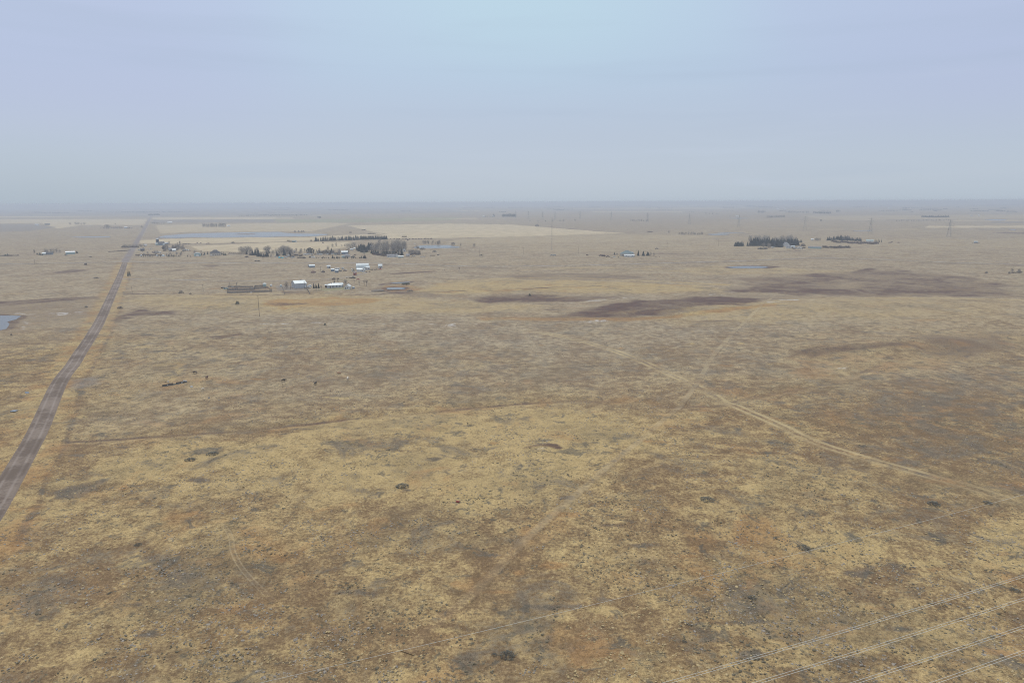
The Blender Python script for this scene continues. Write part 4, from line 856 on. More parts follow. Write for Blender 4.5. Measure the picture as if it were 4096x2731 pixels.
blob(1512, 1164, 54, 7, mat('bare earth pile', (0.14, 0.115, 0.09)), 'broad brown earth mound left of the small dugout pond', 'mound', 'earth_mound', depth=14, seed=3)
for x, w_, lb in ((1612, 12, 'grey green willow at the left of the dugout clump'), (1622, 14, 'middle grey green willow above the dugout'), (1632, 16, 'roundest grey green willow at the right end of the dugout')): plant('willow', x, 1139 - (x - 1612) * .05, 8, lb, 'willows by the dugout', w_)
plant('bush', 1640, 1165, 6, 'rusty grass clump of brush right of the dugout pond', wide=26)
o = MB().tube((-9, 0, .2), (9, 0, .2), .35, .35, 8).obj('culvert_pipe', mat('yellowed pipe', (0.45, 0.40, 0.24))); o.location = G(1368, 1121); tag(o, 'long yellowish pipe lying behind the ranch house', 'pipe')
plant('bush', 725, 1173, 12, 'dark bush beside the lane left of the corral', wide=20); plant('bush', 762, 1176, 5, 'low bush right of the dark lane bush', wide=10); plant('willow', 950, 1217, 14, 'lone grey green bush in the pasture below the corral', wide=15)
plant('willow', 1300, 1300, 8, 'lone grey green bush on the dotted grassy trail'); plant('willow', 2119, 1183, 10, 'lone grey green bush in the pale meadow', wide=11); plant('bush', 480, 1234, 10, 'dark bush at the left tip of the heath patch by the road', wide=24)
plant('willow', 516, 1105, 22, 'grey green tree beside the gravel road', wide=14, cat='tree'); plant('bush', 45, 1341, 8, 'small dark bush below the roadside pond', wide=8); plant('bush', 345, 1230, 8, 'sparse bush left of the gravel road', wide=12); plant('bush', 385, 1113, 5, 'low rusty bush left of the gravel road near the highway', wide=26)
PG_ = 'utility poles across the pasture'
pole('pole standing alone left of the corral by the lane', 813, 1165, 28, PG_); pole('tall slim pole in the open pasture below the corral', 1038, 1266, 84, PG_); pole('faint pole between gravel road and lane', 529, 1170, 24, PG_, False)

# ============================================================ SECOND FARMYARD (quonset)
building('quonset_barn', 'big white arched quonset barn with bare trees in front', 'barn', 1450, 1079, 50, 17, 4.5, 3.6, Wmt, Wmt, R(3), roof='arch')
building('farm_shed', 'white low shed in front of the quonset, left end', 'shed', 1440, 1087, 22, 8, 3.0, 1.4, Wht, Wmt, R(-8)); building('white_house', 'small white house with dark windows before the quonset', 'house', 1455, 1088, 11, 7, 3.0, 1.8, Wht, Wmt, R(-8), ridge='y', win=((-1, 1.6, .9, .9), (1.2, 1.6, .8, .8)))
building('white_annex', 'white lean annex at the right of the quonset', 'shed', 1469, 1080, 18, 8, 3.4, 1.2, Wht, Wmt, R(-6), roof='shed', win=((2, 1.8, 1.2, 1.2),))
building('white_farmhouse', 'lone white farmhouse right of the quonset', 'house', 1521, 1073, 15, 8, 3.4, 2.2, Wht, Wmt, R(5), win=((-1.8, 1.7, 1, 1.2), (1.8, 1.7, 1, 1.2)), doors=((0, 1, 2.1),))
car('red pickup in front of the lone white farmhouse', 1520, 1079, RedP, R(5), 'pickup'); car('white car left of the quonset, upper one', 1411, 1079, Wht, R(30)); car('white car left of the quonset, lower one', 1413, 1086, Wht, R(20))
building('field_hut', 'low dark hut with a white roof at the far left of the farmyard', 'hut', 1248, 1070, 22, 8, 2.4, 1.2, BluG, Wmt, roof='shed'); building('brown_lean_to', 'brown lean to behind the white roofed hut', 'shed', 1240, 1067, 16, 5, 2.2, .6, Brn, Brn, roof='shed')
blob(1253, 1091, 22, 8, mat('rusty brown old hay', (0.15, 0.095, 0.075), 0.95, .3, 1), 'rusty brown domed hay heap left of the grey sheds', 'haystack', 'hay_heap', depth=10, seed=5)
building('grey_shed', 'grey shed with white roof standing behind the others', 'shed', 1315, 1073, 13, 5, 3.0, .8, GreyW, Wmt, roof='shed', doors=((1, 1.2, 2),)); building('blue_shed', 'blue grey shed with pale roof, left of the pair', 'shed', 1331, 1086, 12, 5, 2.8, .8, BluG, Wmt, R(-10), roof='shed')
building('blue_shed', 'blue grey shed with pale roof, nearest of the pair', 'shed', 1347, 1091, 12, 5, 2.8, .8, BluG, Wmt, R(-12), roof='shed'); caravan('long white travel trailer behind the blue grey sheds', 1350, 1079, 19, 7, Wht, R(5)); caravan('thin white boat trailer right of the long white trailer', 1371, 1076, 9, 4, Wht, R(3))
blob(1293, 1090, 16, 8, Brn, 'dark brown brush heap beside the pole', 'brush pile', 'brush_pile', seed=8); pole('pole left of the blue grey sheds', 1283, 1087, 22)
building('red_shed', 'small red shed on the open ground below the quonset', 'shed', 1420, 1101, 9, 4, 3.0, .8, RedP, Maroon, R(-20), roof='shed', doors=((0, 1.2, 2.2),))
car('dark truck wreck beside the hay wagon', 1412, 1114, BlackP, R(-8), 'pickup', sc=1.2); t = thing('hay_wagon', 'empty flat hay wagon left of the dark wreck', 'wagon', G(1393, 1112), R(-15)); MB().box(-3, 3, -1.1, 1.1, .8, .95).obj('deck', Hay, t); wheels(t, (-2, 2), 1, .4)
car('long dark wreck in the junk row', 1380, 1084, Maroon, R(-5)); car('rusty wreck right of the sheds', 1362, 1086, BlackP, R(12)); stack('pile of pale lumber right of the white trailer', 1380, 1079, 14, 2, 2, None, Conc, 'lumber_pile')
for x, y, h, lb in ((1415, 1087, 13, 'bare scrubby tree at the left end of the quonset'), (1443, 1084, 15, 'bare tree in front of the quonset roof, left one'), (1461, 1081, 14, 'bare tree in front of the quonset roof, right one')): plant('bare', x, y, h, lb, None, 1.1)
for i, (x, y) in enumerate(((1478, 1079), (1488, 1080), (1499, 1080), (1507, 1079), (1466, 1090), (1478, 1089))): plant('purple', x, y, 4, 'low purple brush between quonset and white farmhouse', 'brush around the quonset', 9)
car('low red farm implement lying in the grass', 1432, 1119, RedP, 0, 'pickup', name='farm_implement', sc=.8)
CG = 'black cattle in the farmyard pasture'

# ============================================================ WEST OF THE GRAVEL ROAD
building('blue_house', 'grey blue bungalow behind a few small spruces, far left', 'house', 196, 1019, 30, 9, 3, 2, BluG, DkR, win=((-3, 1.6, 1.4, 1.1), (3, 1.6, 1.4, 1.1)), doors=((0, 1, 2.1),)); building('pale_garage', 'pale garage at the left end of the blue bungalow', 'garage', 176, 1020, 12, 7, 2.8, 1.4, Wmt, Wmt)
building('teal_shed', 'pale teal metal shed with bright white roof left of the road', 'shed', 282, 1017, 32, 10, 3.9, 1.3, Teal, mat('bright white roofing', (.66, .68, .68), .5, .03))
for x, y, h in ((149, 1019, 10), (158, 1020, 11), (164, 1021, 9), (170, 1022, 8)): plant('spruce', x, y, h, 'small spruce at the left side of the blue bungalow', 'small spruces beside the blue bungalow', 1.1)
for x, h in ((138, 14), (182, 18), (190, 15), (204, 17), (215, 16), (228, 18), (240, 13)): plant('bare', x, 1012, h, 'thin bare tree behind the blue bungalow', 'bare trees behind the blue bungalow')
plant('shrub', 308, 1014, 9, 'dark round bush at the right end of the teal shed', wide=9); car('dark car left of the teal shed', 264, 1021, BlackP)
for i in range(9): plant('purple', 4 + i * 8.3, 1024 - (i > 5), U(3, 5), 'dark low hedge shrub at the far left edge', 'dark hedge at the left edge', 11)
plant('shrub', 22, 1024, 7, 'taller dark shrub in the hedge at the left edge', wide=10); plant('shrub', 31, 1023, 8, 'peaked dark shrub at the right of the hedge pair, left edge', wide=6)
building('brown_stock_shed', 'small dark brown box shed standing alone by the highway', 'shed', 343, 1060, 9, 3, 2.0, .3, Brn, Brn, roof='shed', over=.1); plant('bush', 362, 1029, 5, 'lone bush between teal shed and road', wide=11); pole('thin pole left of the dark box shed', 140, 1059, 22)
building('far_white_barn', 'tiny pale barn far off on the left plain', 'barn', 148, 902, 15, 10, 4, 2, Wht, Wmt); building('far_dark_barn', 'long dark roofed barn far off on the left plain', 'barn', 190, 901, 18, 12, 3, 4, Beige, DkR)
for x, h, w_ in ((281, 9, 1.6), (304, 10, 1.7), (314, 10, 1.6), (325, 7, 1.5), (337, 9, 1.8)): plant('bare', x, 899, h, 'hazy bare tree in the far left clump', 'hazy trees on the far left plain', w_)
for x, h in ((404, 4), (415, 5), (427, 16), (434, 15), (446, 7), (455, 8), (463, 8), (471, 9), (480, 8), (488, 8), (513, 7), (519, 7), (528, 5)): plant('bare', x, 915, h, 'hazy bare tree left of the far road', 'hazy shelterbelt left of the far road', 1.7)
building('far_white_barn', 'tiny white roofed barn within the hazy shelterbelt by the far road', 'barn', 504, 914, 11, 12, 4, 2, BluG, Wht); plant('bare', 461, 897, 5, 'single hazy tree above the shelterbelt', wide=1.8); plant('bare', 568, 912, 9, 'bare tree close to the left of the far road', wide=1.6)
for x, h in ((609, 7), (618, 8), (628, 6), (637, 6), (647, 5), (656, 5)): plant('bare', x, 896, h, 'hazy bush tree right of the far road', 'hazy hedge right of the far road', 2)
building('far_white_house', 'tiny white farmhouse at the end of the hazy hedge right of the far road', 'house', 680, 893, 16, 12, 4, 3, Wht, Wht)
for i in range(12): plant('bare', 492 + i * 7.6 + U(-2, 2), 990 - i * .15, U(9, 13), 'bare tree in the thicket left of the silo', 'thicket left of the silo', 1.2)
for i in range(7): plant('purple', 489 + i * 10, 991, U(5, 7), 'dark undergrowth shrub in the thicket left of the silo', 'undergrowth of the thicket left of the silo', 13)
for i in range(10): plant('purple', 440 + i * 9 + U(-2, 2), 1008 - i * .6, U(2, 4), 'low dark brush on the ditch left of the road', 'ditch brush left of the road', 12)

# ============================================================ FARM WITH THE SILO
t = thing('grain_silo', 'tall dark blue silo with white domed cap above the green barn', 'silo', G(631, 977)); r_s = 5.6 * mpp(631, 977); h_s = 20 * mpp(631, 977)
MB().lathe([(r_s, -.3), (r_s, h_s)], n=20).obj('shell', SiloB, t); MB().lathe([(r_s * 1.02, h_s + .01), (r_s * .85, h_s + 1.3), (r_s * .4, h_s + 2.2), (.1, h_s + 2.5)], n=20).obj('dome', Wht, t); MB().box(-.3, .3, -r_s - .5, -r_s - .02, 0, h_s).obj('ladder', Steel, t)
building('green_barn', 'low green roofed barn at the foot of the silo', 'barn', 630, 981, 13, 12, 3, 2, Teal, TealR); building('dark_barn', 'dark gabled barn right of the silo', 'barn', 646, 981, 20, 14, 4, 3.5, BluG, DkR, R(10)); building('white_roof_shed', 'shed with thin white roof right of the dark barn', 'shed', 667, 977, 13, 8, 3, .8, BluG, Wht, roof='shed')
building('cattle_shed', 'small pale shed below the dark barn', 'shed', 656, 983, 8, 6, 2.8, .7, Wmt, Wmt, roof='shed')
plant('poplar', 677, 980, 15, 'pale columnar poplar near the silo, left one', wide=1.4); plant('poplar', 720, 981, 17, 'pale columnar poplar near the silo, right one', wide=1.5); plant('poplar', 710, 981, 11, 'short poplar between the two tall poplars', wide=1.2)
for i in range(26): plant('bare', U(655, 735), U(988, 1004), U(9, 14), 'bare tree of the farm grove right of the silo', 'farm grove right of the silo', 1.25)
for i in range(16): plant('purple', U(652, 738), U(988, 1006), U(5, 9), 'purple brown thicket shrub in the silo farm', 'thicket in the silo farm', 15)
plant('shrub', 655, 997, 10, 'dark evergreen shrub at the left of the farm grove', wide=9); plant('shrub', 692, 990, 8, 'dark evergreen shrub within the farm grove', wide=8)
building('farmhouse', 'green grey roofed farmhouse half hidden by the grove', 'house', 682, 1003, 13, 9, 3, 2, Wht, GryR, win=((1, 1.6, 1.4, 1),)); building('white_farmhouse', 'bright white farmhouse in front of the grove', 'house', 697, 1006, 13, 8, 3.2, 1.6, Wht, Wmt, win=((-1.5, 1.7, 1.2, 1.1), (1.5, 1.7, 1.2, 1.1)))
caravan('long white house trailer on the open yard below the silo', 632, 1012, 20, 5, Wht, 0); caravan('low brown flat trailer hitched left of the white house trailer', 616, 1012, 12, 3, Maroon, 0); building('white_cabin', 'little white cabin left of the silo', 'cabin', 581, 984, 11, 5, 2.6, .9, Wht, Wht, win=((-1.5, 1.5, 1.1, .9), (1.5, 1.5, 1.1, .9)))
building('blue_barn', 'dark blue low barn near the road junction', 'barn', 570, 1004, 14, 8, 3, 1.6, SiloB, DkR); caravan('pale trailer left of the dark blue barn', 557, 1002, 8, 4, Wht); plant('purple', 573, 1000, 9, 'red brown tree behind the dark blue barn', wide=13)
for x, y, m_, lb in ((735, 1003, Wmt, 'grey trailer at the right of the grove'), (742, 1001, Wht, 'white trailer right of the grove'), (751, 1003, Wht, 'white camper at the end of the trailer row')): caravan(lb, x, y, 8, 4, m_, R(-10), 'trailers right of the grove')
car('dark car beside the camper at the end of the trailer row', 761, 1003, Maroon, R(-8)); stack('scatter of pale lumber on the yard below the cabin', 601, 997, 12, 2, 3, None, Conc, 'lumber_pile')
fence('dark board windbreak fence along the highway by the junction', [(541, 1023), (580, 1022), (650, 1023)], 2.4, m=Brn)
blob(565, 1024, 8, 6, Wht, 'white rounded tank against the dark fence, left one', 'tank', 'fuel_tank'); blob(628, 1025, 7, 7, Wht, 'white rounded tank against the dark fence, right one', 'tank', 'fuel_tank', seed=2); blob(653, 1025, 13, 7, Wmt, 'grey fabric dome shelter behind the highway spruces', 'dome', 'dome_shelter', seed=4)
for x, h in ((555, 5), (566, 6), (574, 7), (583, 7), (592, 8), (598, 7), (603, 7), (609, 6), (632, 8), (643, 7), (668, 9), (674, 11), (680, 9), (688, 12), (694, 9), (700, 8), (708, 7), (714, 7), (720, 7), (750, 7), (762, 6)): plant('spruce', x, 1027 + U(-.6, .6), h, 'small young spruce along the highway below the silo farm', 'young spruces along the highway below the silo', .9)
plant('bare', 724, 1023, 14, 'bare tree among the highway spruces', wide=1.3); plant('bare', 680, 1020, 12, 'bare tree behind the highway spruces', wide=1.3)
for x in (789, 803): plant('purple', x, 973.5, 4, 'small round dark bush on the stubble edge', 'round bushes on the stubble edge', 7)
plant('bush', 932, 973, 7, 'wide bush at the edge of the stubble field', wide=13); plant('purple', 832, 975, 4, 'flat bushes at the stubble edge', wide=16); plant('purple', 745, 976, 3, 'hedge shrubs at the left stubble edge', wide=30)
building('white_garage', 'pale green garage with white front gable left of the big house', 'garage', 790, 1025, 24, 10, 4.2, 1.7, Teal, Wmt, ridge='y', garage=((0, 4.2, 3),)); car('dark car right of the pale green garage', 816, 1022, BlackP)
t = building('big_house', 'large beige house with dark hipped roof between small spruces', 'house', 862, 1022, 40, 15, 4.2, 5.6, Beige, DkR, roof='hip', garage=((-5.5, 5, 2.6),), win=((3.6, 1.8, 1.6, 1.3), (7.0, 1.8, 1.5, 1.3)), doors=((.4, 1.2, 2.2),), chimney=3)
building('gabled_bay', 'beige gabled front bay of the large house', 'bay', 853, 1024, 11, 3, 3.2, 2.0, Beige, DkR, ridge='y', win=((0, 1.7, 1.4, 1.2),)); 
for x, y, h in ((818, 1018, 10), (831, 1018, 11), (842, 1018, 11), (888, 1018, 12), (896, 1021, 13), (903, 1022, 10), (806, 1020, 9)): plant('spruce', x, y, h, 'trim spruce flanking the large beige house', 'trim spruces flanking the beige house', 1.0)
plant('bare', 780, 1014, 12, 'bare tree behind the pale green garage', wide=1.6); plant('bare', 805, 1012, 10, 'bare tree right behind the pale green garage', wide=1.3)
fence('long white rail fence right of the beige house, front line', [(918, 1023), (970, 1022)], 1.1, False, name='white_rail_fence', m=Wht); fence('shorter white rail fence right of the beige house, back line', [(916, 1018.5), (940, 1018)], 1.1, False, name='white_rail_fence', m=Wht)
for i in range(6): plant('purple', 918 + i * 8, 1015, 4, 'dark hedge shrub behind the white rail fence', 'hedge behind the white rail fence', 11)

# ============================================================ HOMESTEADS ALONG THE HIGHWAY, CENTRE LEFT
GB = 'bare trees of the highway grove'
for x, y, h in ((965, 1018, 30), (972, 1016, 27), (981, 1015, 28), (990, 1016, 30), (999, 1014, 27), (1005, 1013, 22), (1028, 1012, 22), (1062, 1012, 24), (1070, 1013, 27), (1076, 1012, 28), (1092, 1018, 19), (1106, 1014, 20), (1118, 1018, 27), (1127, 1016, 28), (1135, 1018, 30), (1143, 1016, 31), (1149, 1018, 30), (1156, 1020, 28), (1163, 1021, 30), (1168, 1020, 24), (1185, 1012, 18), (1178, 1013, 14), (1152, 1013, 28), (1133, 1012, 30)):
    plant('bare', x, y, h, 'grey bare tree in the grove left of the turquoise tarps', GB, 1.1)
for x, y, h in ((986, 1018, 14), (1009, 1021, 16), (1011, 1021, 20), (1022, 1021, 25), (1034, 1026, 32), (1045, 1027, 20), (1054, 1028, 15), (1061, 1027, 14), (1068, 1027, 22), (1073, 1027, 14), (1076, 1012, 14), (1108, 1024, 17), (1113, 1024, 13), (1137, 1022, 27), (1160, 1024, 18), (1003, 1021, 10)):
    plant('spruce', x, y, h, 'dark spruce in the grove left of the turquoise tarps', 'spruces of the highway grove', 1.05)
plant('bare', 1084, 1028, 12, 'round leafless shrub tree right of the grove spruces', wide=1.4)
blob(1118, 1032, 11, 6, Turq, 'turquoise tarpaulin heap, left one', 'tarp', 'covered_heap', seed=6); blob(1130, 1033, 10, 5, Turq, 'turquoise tarpaulin heap, right one', 'tarp', 'covered_heap', seed=7); caravan('white trailer right of the turquoise tarps', 1143, 1031, 12, 4, Wht, R(-5)); caravan('tall white camper behind the tarps', 1155, 1027, 9, 7, Wht, R(10))
car('white car on the gravel right of the tarps', 1167, 1032, Wht, 0); car('dark pickup behind the white car by the tarps', 1174, 1030, BluG, R(4), 'pickup'); car('white flat car left of the turquoise tarps', 1104, 1028, Wht, R(4)); building('round_white_shed', 'small white shed above the dark wood shed', 'shed', 1178, 1011, 5, 4, 3, 1.5, Wht, Wht, roof='hip'); building('wood_shed', 'low brown wood shed right of the grove', 'shed', 1183, 1023, 17, 5, 2.2, .6, Brn, Brn, roof='shed')
for x, w_ in ((1192, 10), (1200, 12), (1210, 12), (1217, 9)): plant('purple', x, 1033, 6, 'dark brush beside the highway right of the wood shed', 'dark brush by the highway', w_)
stack('tan stack of straw bales on the stubble edge', 1163, 967, 13, 4, 8); building('teal_trailer_shed', 'dark teal machine shed beside the tan straw stack', 'shed', 1177, 969, 17, 8, 3, .6, TealR, TealR, roof='shed', over=.1); caravan('white trailer at the right end of the dark teal shed', 1184, 970, 5, 4, Wht)
for x in (1024, 1036): car('dark car driving on the highway below the grove', x, 1045.5, BlackP, R(-3), group='cars on the highway below the grove')
pole('leaning pole below the grove by the highway', 1052, 1037, 30, lean=.03)
# long windbreak
n1 = [(1257, 965), (1300, 964.5), (1350, 962.5), (1400, 961), (1440, 959.5)]
row('spruce', n1, 26, (12, 19), 'spruce in the left, gappy half of the long windbreak', 'gappy left half of the long windbreak', .8, .2, (0.95, 1.15)); row('bare', n1, 16, (11, 17), 'bare tree mixed into the left half of the long windbreak', 'bare trees within the long windbreak', 1.5, .2, (.7, 1.0))
row('spruce', [(1440, 959), (1500, 958.5), (1549, 958)], 26, (13, 16), 'spruce in the dense right half of the long windbreak', 'dense right half of the long windbreak', .3, .15, (1.05, 1.3))
plant('bush', 1245, 965, 7, 'small bare bush at the left end of the long windbreak', wide=10); plant('purple', 1292, 973, 6, 'round brown bush below the long windbreak', wide=7)
for x, y, h in ((1232, 1012, 17), (1241, 1012, 19), (1249, 1015, 19), (1238, 1013, 20)): plant('pine', x, y, h, 'broad dark pine in the round clump above the trailers', 'round clump of pines above the trailers', 1.0)
row('pine', [(1272, 1014), (1300, 1014), (1325, 1014)], 11, (8, 11), 'low dark evergreen in the hedge behind the trailers', 'evergreen hedge behind the trailers', 1, .5, (1.0, 1.2)); row('purple', [(1270, 1016), (1360, 1015)], 10, (5, 8), 'purple undergrowth behind the trailers', 'undergrowth behind the trailers', 1, .5, (12, 16))
plant('spruce', 1326, 1010, 17, 'pointed spruce above the evergreen hedge', wide=1.4); plant('spruce', 1334, 1010, 10, 'short spruce right of the pointed one'); plant('bare', 1330, 988, 12, 'bare tree alone on the slope, left one', wide=1.5); plant('bare', 1345, 986, 15, 'bare tree alone on the slope, right one', wide=.9); plant('poplar', 1267, 1012, 14, 'slim bare tree left of the evergreen hedge')
plant('bare', 1312, 1003, 18, 'pale bare tree behind the evergreen hedge', wide=.9)
TG = 'trailers and cars in the highway yard'
for x, y, w_, lb in ((1222, 1020, 16, 'grey white house trailer under the round pines'), (1236, 1019, 11, 'pale house trailer just right, under the round pines'), (1247, 1019, 4, 'tiny white trailer upright by the pines'), (1273, 1019, 10, 'grey trailer at the left of the yard row'), (1284, 1020, 11, 'bright white trailer in the yard row'), (1329, 1018, 7, 'low white flat trailer in the middle of the yard row'), (1343, 1019, 13, 'pale teal long trailer in the yard row'), (1358, 1019, 11, 'grey trailer left of the metal shop')): caravan(lb, x, y, w_, 4, Wht if 'white' in lb else (Teal if 'teal' in lb else GreyW), R(U(-6, 6)), TG)
car('grey car in the yard row, left of two', 1309, 1018.5, GreyW, 0); car('white car in the yard row, right of two', 1316, 1018.5, Wht, 0)
building('metal_shop', 'blue grey metal shop with a pale roof right of the trailers', 'shop', 1379, 1017, 24, 12, 4.0, 1.6, BluG, Wmt, R(-2)); building('gabled_house', 'brownish grey gabled house in front of the metal shop', 'house', 1386, 1030, 28, 11, 3.2, 3.0, Beige, GryR, R(-6), roof='hip', win=((-3, 1.6, 1.6, 1.2), (3, 1.6, 1.6, 1.2)), doors=((0, 1, 2.1),)); building('teal_porch', 'teal roofed porch at the left of the gabled house', 'porch', 1373, 1031, 12, 6, 2.4, .8, Teal, TealR, roof='shed')
tank(1248, 1031, 6, 6, Wht, 'white round tank by the highway, left of two'); tank(1256, 1031, 6, 6, Wht, 'white round tank by the highway, right of two'); building('brown_box', 'brown crate shed left of the white round tanks', 'shed', 1240, 1031, 8, 3, 2.2, .3, Brn, Brn, roof='shed', over=.1)
for x, h in ((1216, 7), (1222, 5), (1266, 6), (1274, 4), (1289, 9), (1300, 6), (1307, 5), (1314, 7), (1330, 13), (1333, 9), (1338, 8), (1347, 9), (1350, 7), (1357, 10), (1376, 8), (1381, 8), (1390, 9), (1406, 6), (1413, 10), (1423, 6), (1438, 6), (1441, 7), (1446, 10), (1453, 10), (1458, 14), (1463, 12)): plant('spruce', x, 1034 + U(-1.5, .8), h, 'young spruce in the loose row along the highway', 'young spruces in the loose highway row', 1.0)
car('dark flat trailer truck right of the gabled house', 1412, 1029, BlackP, R(8), 'pickup', sc=1.3)
for x, y, h, k in ((1388, 990, 18, 1.1), (1396, 992, 20, 1.2), (1403, 995, 22, 1.3), (1411, 994, 23, 1.3), (1419, 992, 22, 1.3), (1380, 988, 14, 1), (1367, 987, 9, 1.2)): plant('pale', x, y, h, 'pale green grey bare tree in the airy clump left of the spruces', 'airy pale trees left of the spruce clump', k)
building('field_shed', 'small white shed at the foot of the airy pale trees', 'shed', 1418, 998, 5, 4, 2.6, 1, Wht, Wmt); building('field_shed', 'low grey shed left of the small white shed', 'shed', 1407, 1001, 10, 5, 2.3, .6, GreyW, Wmt, roof='shed')
for x, y, h in ((1428, 1000, 16), (1436, 1003, 22), (1443, 1004, 26), (1449, 1007, 30), (1454, 1009, 31), (1460, 1008, 28), (1466, 1007, 22), (1475, 1000, 28), (1482, 1000, 26), (1440, 1005, 22), (1457, 1010, 24)): plant('spruce', x, y, h, 'tall dark spruce in the clump at the bend of the drive', 'tall spruces at the bend of the drive', 1.3)
t = thing('yard_lamp', 'white globe on a post beside the tall spruces', 'lamp', G(1484, 1006)); MB().tube((0, 0, 0), (0, 0, 9.6), .12, .08, 6).obj('post', Steel, t); MB().lathe([(.1, 9.6), (.6, 9.9), (.75, 10.4), (.6, 10.9), (.1, 11.2)], n=12).obj('globe', Wht, t)
for i in range(46):
    x = U(1482, 1622); y = U(996, 1016) if x < 1600 else U(996, 1006); plant('pale' if rn.random() < .55 else 'bare', x, y, U(30, 44) if x > 1520 else U(22, 32), 'tall bare tree in the big leafless grove', 'big leafless grove', U(.7, 1.0))
row('purple', [(1490, 1018), (1540, 1024), (1600, 1020)], 14, (6, 10), 'purple undergrowth of the big leafless grove', 'undergrowth of the big leafless grove', 2, 1.5, (12, 18))
row('pine', [(1530, 1022), (1560, 1020), (1592, 1020)], 13, (11, 16), 'dark evergreen behind the long white house', 'evergreens behind the long white house', 1, .6, (.8, 1.0)); row('spruce', [(1480, 1014), (1500, 1017), (1530, 1022)], 8, (12, 18), 'dark spruce at the left edge of the leafless grove', 'spruces at the left edge of the leafless grove', 1.5, 1, (1, 1.2))
plant('spruce', 1607, 1021, 24, 'big pointed spruce right of the long white house', wide=1.25)
building('long_white_house', 'long white house with grey roof before the dark evergreens', 'house', 1563, 1029, 30, 9, 3, 1.6, Wht, GryR, R(2), win=((-4, 1.5, 1.2, 1), (-1, 1.5, 1.2, 1), (2, 1.5, 1.2, 1)), chimney=2); building('white_garage', 'white gabled garage at the right end of the long white house', 'garage', 1586, 1028, 15, 8, 3.2, 1.8, Wht, GryR, ridge='y', garage=((0, 3, 2.4),))
building('teal_shelter', 'low teal and white shelter in front of the spruce', 'shelter', 1603, 1031, 21, 6, 2.0, .8, Teal, Wht, roof='shed'); building('beige_house', 'small beige house right of the teal shelter', 'house', 1632, 1027, 15, 8, 2.8, 1.6, Beige, GryR, win=((1, 1.5, 1.2, 1),))
building('white_hall', 'white peaked house behind the big pointed spruce', 'house', 1617, 1007, 11, 8, 3.6, 3, Wht, GryR, ridge='y', win=((0, 2, 1.6, 1.6),)); car('dark pickup right of the beige house', 1650, 1027, BlackP, R(5), 'pickup'); car('grey car beside the dark pickup', 1658, 1026, GreyW)
for i in range(14): plant('bare', U(1636, 1678), U(1012, 1020), U(10, 17), 'bare tree in the thicket right of the beige house', 'thicket right of the beige house', 1.3)
row('purple', [(1636, 1020), (1680, 1018)], 6, (6, 9), 'dark thicket shrub right of the beige house', 'thicket shrubs right of the beige house', 1, 1, (12, 16))
pole('tall pale pole left of the long white house', 1535, 1029, 24); pole('pole right of the thicket, left of two', 1684, 1023, 22); pole('pole right of the thicket, right of two', 1689, 1023, 24); pole('short pole near the pale lumber pile', 1704, 1024, 14)
stack('pale pile of lumber beside the highway poles', 1690, 1028, 22, 2, 3, None, Conc, 'lumber_pile'); stack('long dark heap right of the highway poles', 1731, 1023, 20, 2.5, 4, None, Brn, 'old_hay_row')
plant('bush', 1738, 1008, 8, 'scrubby bush above the dark heap', wide=18); car('dark car on the field right of the scrubby bush', 1753, 1021, BlackP); plant('bare', 1667, 998, 16, 'leaning bare tree at the left tip of the farm pond', wide=1.2); plant('bush', 1690, 998, 8, 'round bush before the farm pond', wide=22); plant('bush', 1672, 993, 7, 'bush at the left shore of the farm pond', wide=12)
for i in range(16): plant('bare', U(1692, 1760), U(974, 979), U(9, 15), 'small bare tree in the row behind the farm pond', 'bare row behind the farm pond', .9)
for x in (1812, 1817, 1808): plant('bare', x, 981, 12, 'small bare tree right of the farm pond', 'bare trees right of the farm pond', 1.2)
plant('bare', 1843, 984, 10, 'round bare tree on the plain right of the pond', wide=1.4); plant('bare', 1897, 988, 14, 'dark round bare tree by the curved track', wide=1.5); plant('dead', 1837, 1083, 17, 'lone dead tree beside the ditch below the highway'); plant('dead', 1769, 1086, 9, 'stubby dead tree, left of two'); plant('dead', 1777, 1085, 9, 'stubby dead tree, right of two')
for x, y, lb in ((1660, 977, 'white bale far side of the pond, right one'), (1611, 978, 'white bale on the slope above the grove'), (1667, 999, 'white bale by the leaning bare tree')): blob(x, y, 4, 3, Wht, lb, 'bale', 'wrapped_bale')
stack('tan bale stack on the bright stubble field, nearer one', 1617, 949, 18, 5, 12); stack('tan bale stack on the bright stubble field, far one', 1455, 921, 14, 4, 14); stack('tan bale stack left of the dark teal shed beyond the stubble', 1154, 964, 8, 4, 10)
for i in range(14): plant('purple', 1562 + i * 12.5 + U(-3, 3), 957 - (i > 9) * .8, U(2.5, 4.5), 'dark shrub along the stubble field edge', 'dark shrubs along the stubble edge', U(7, 12))
plant('purple', 1631, 962, 7, 'darker round shrub below the stubble edge', wide=9)
for x, w_ in ((1180, 9), (1195, 8), (1206, 7), (1214, 8)): plant('purple', x, 928, 6, 'round dark bush beyond the long pond', 'round bushes beyond the long pond', w_)
for x in (1400, 1404): plant('purple', x, 932, 5, 'dark bushes above the windbreak field', 'bushes above the windbreak field', 8)
row('purple', [(1470, 937), (1500, 936)], 4, (3, 4), 'low dark brush in the field corner', 'low brush in the field corner', 1, .3, (10, 14))
for i in range(20): plant('poplar', 812 + i * 4.7 + U(-1, 1), 908 + U(-.5, .5), U(10, 16), 'hazy grey poplar in the far windbreak above the long pond', 'far windbreak above the long pond', 1.6)
building('far_white_house', 'tiny pale house right of the far windbreak', 'house', 915, 906, 12, 12, 3, 2, Wmt, Wht)

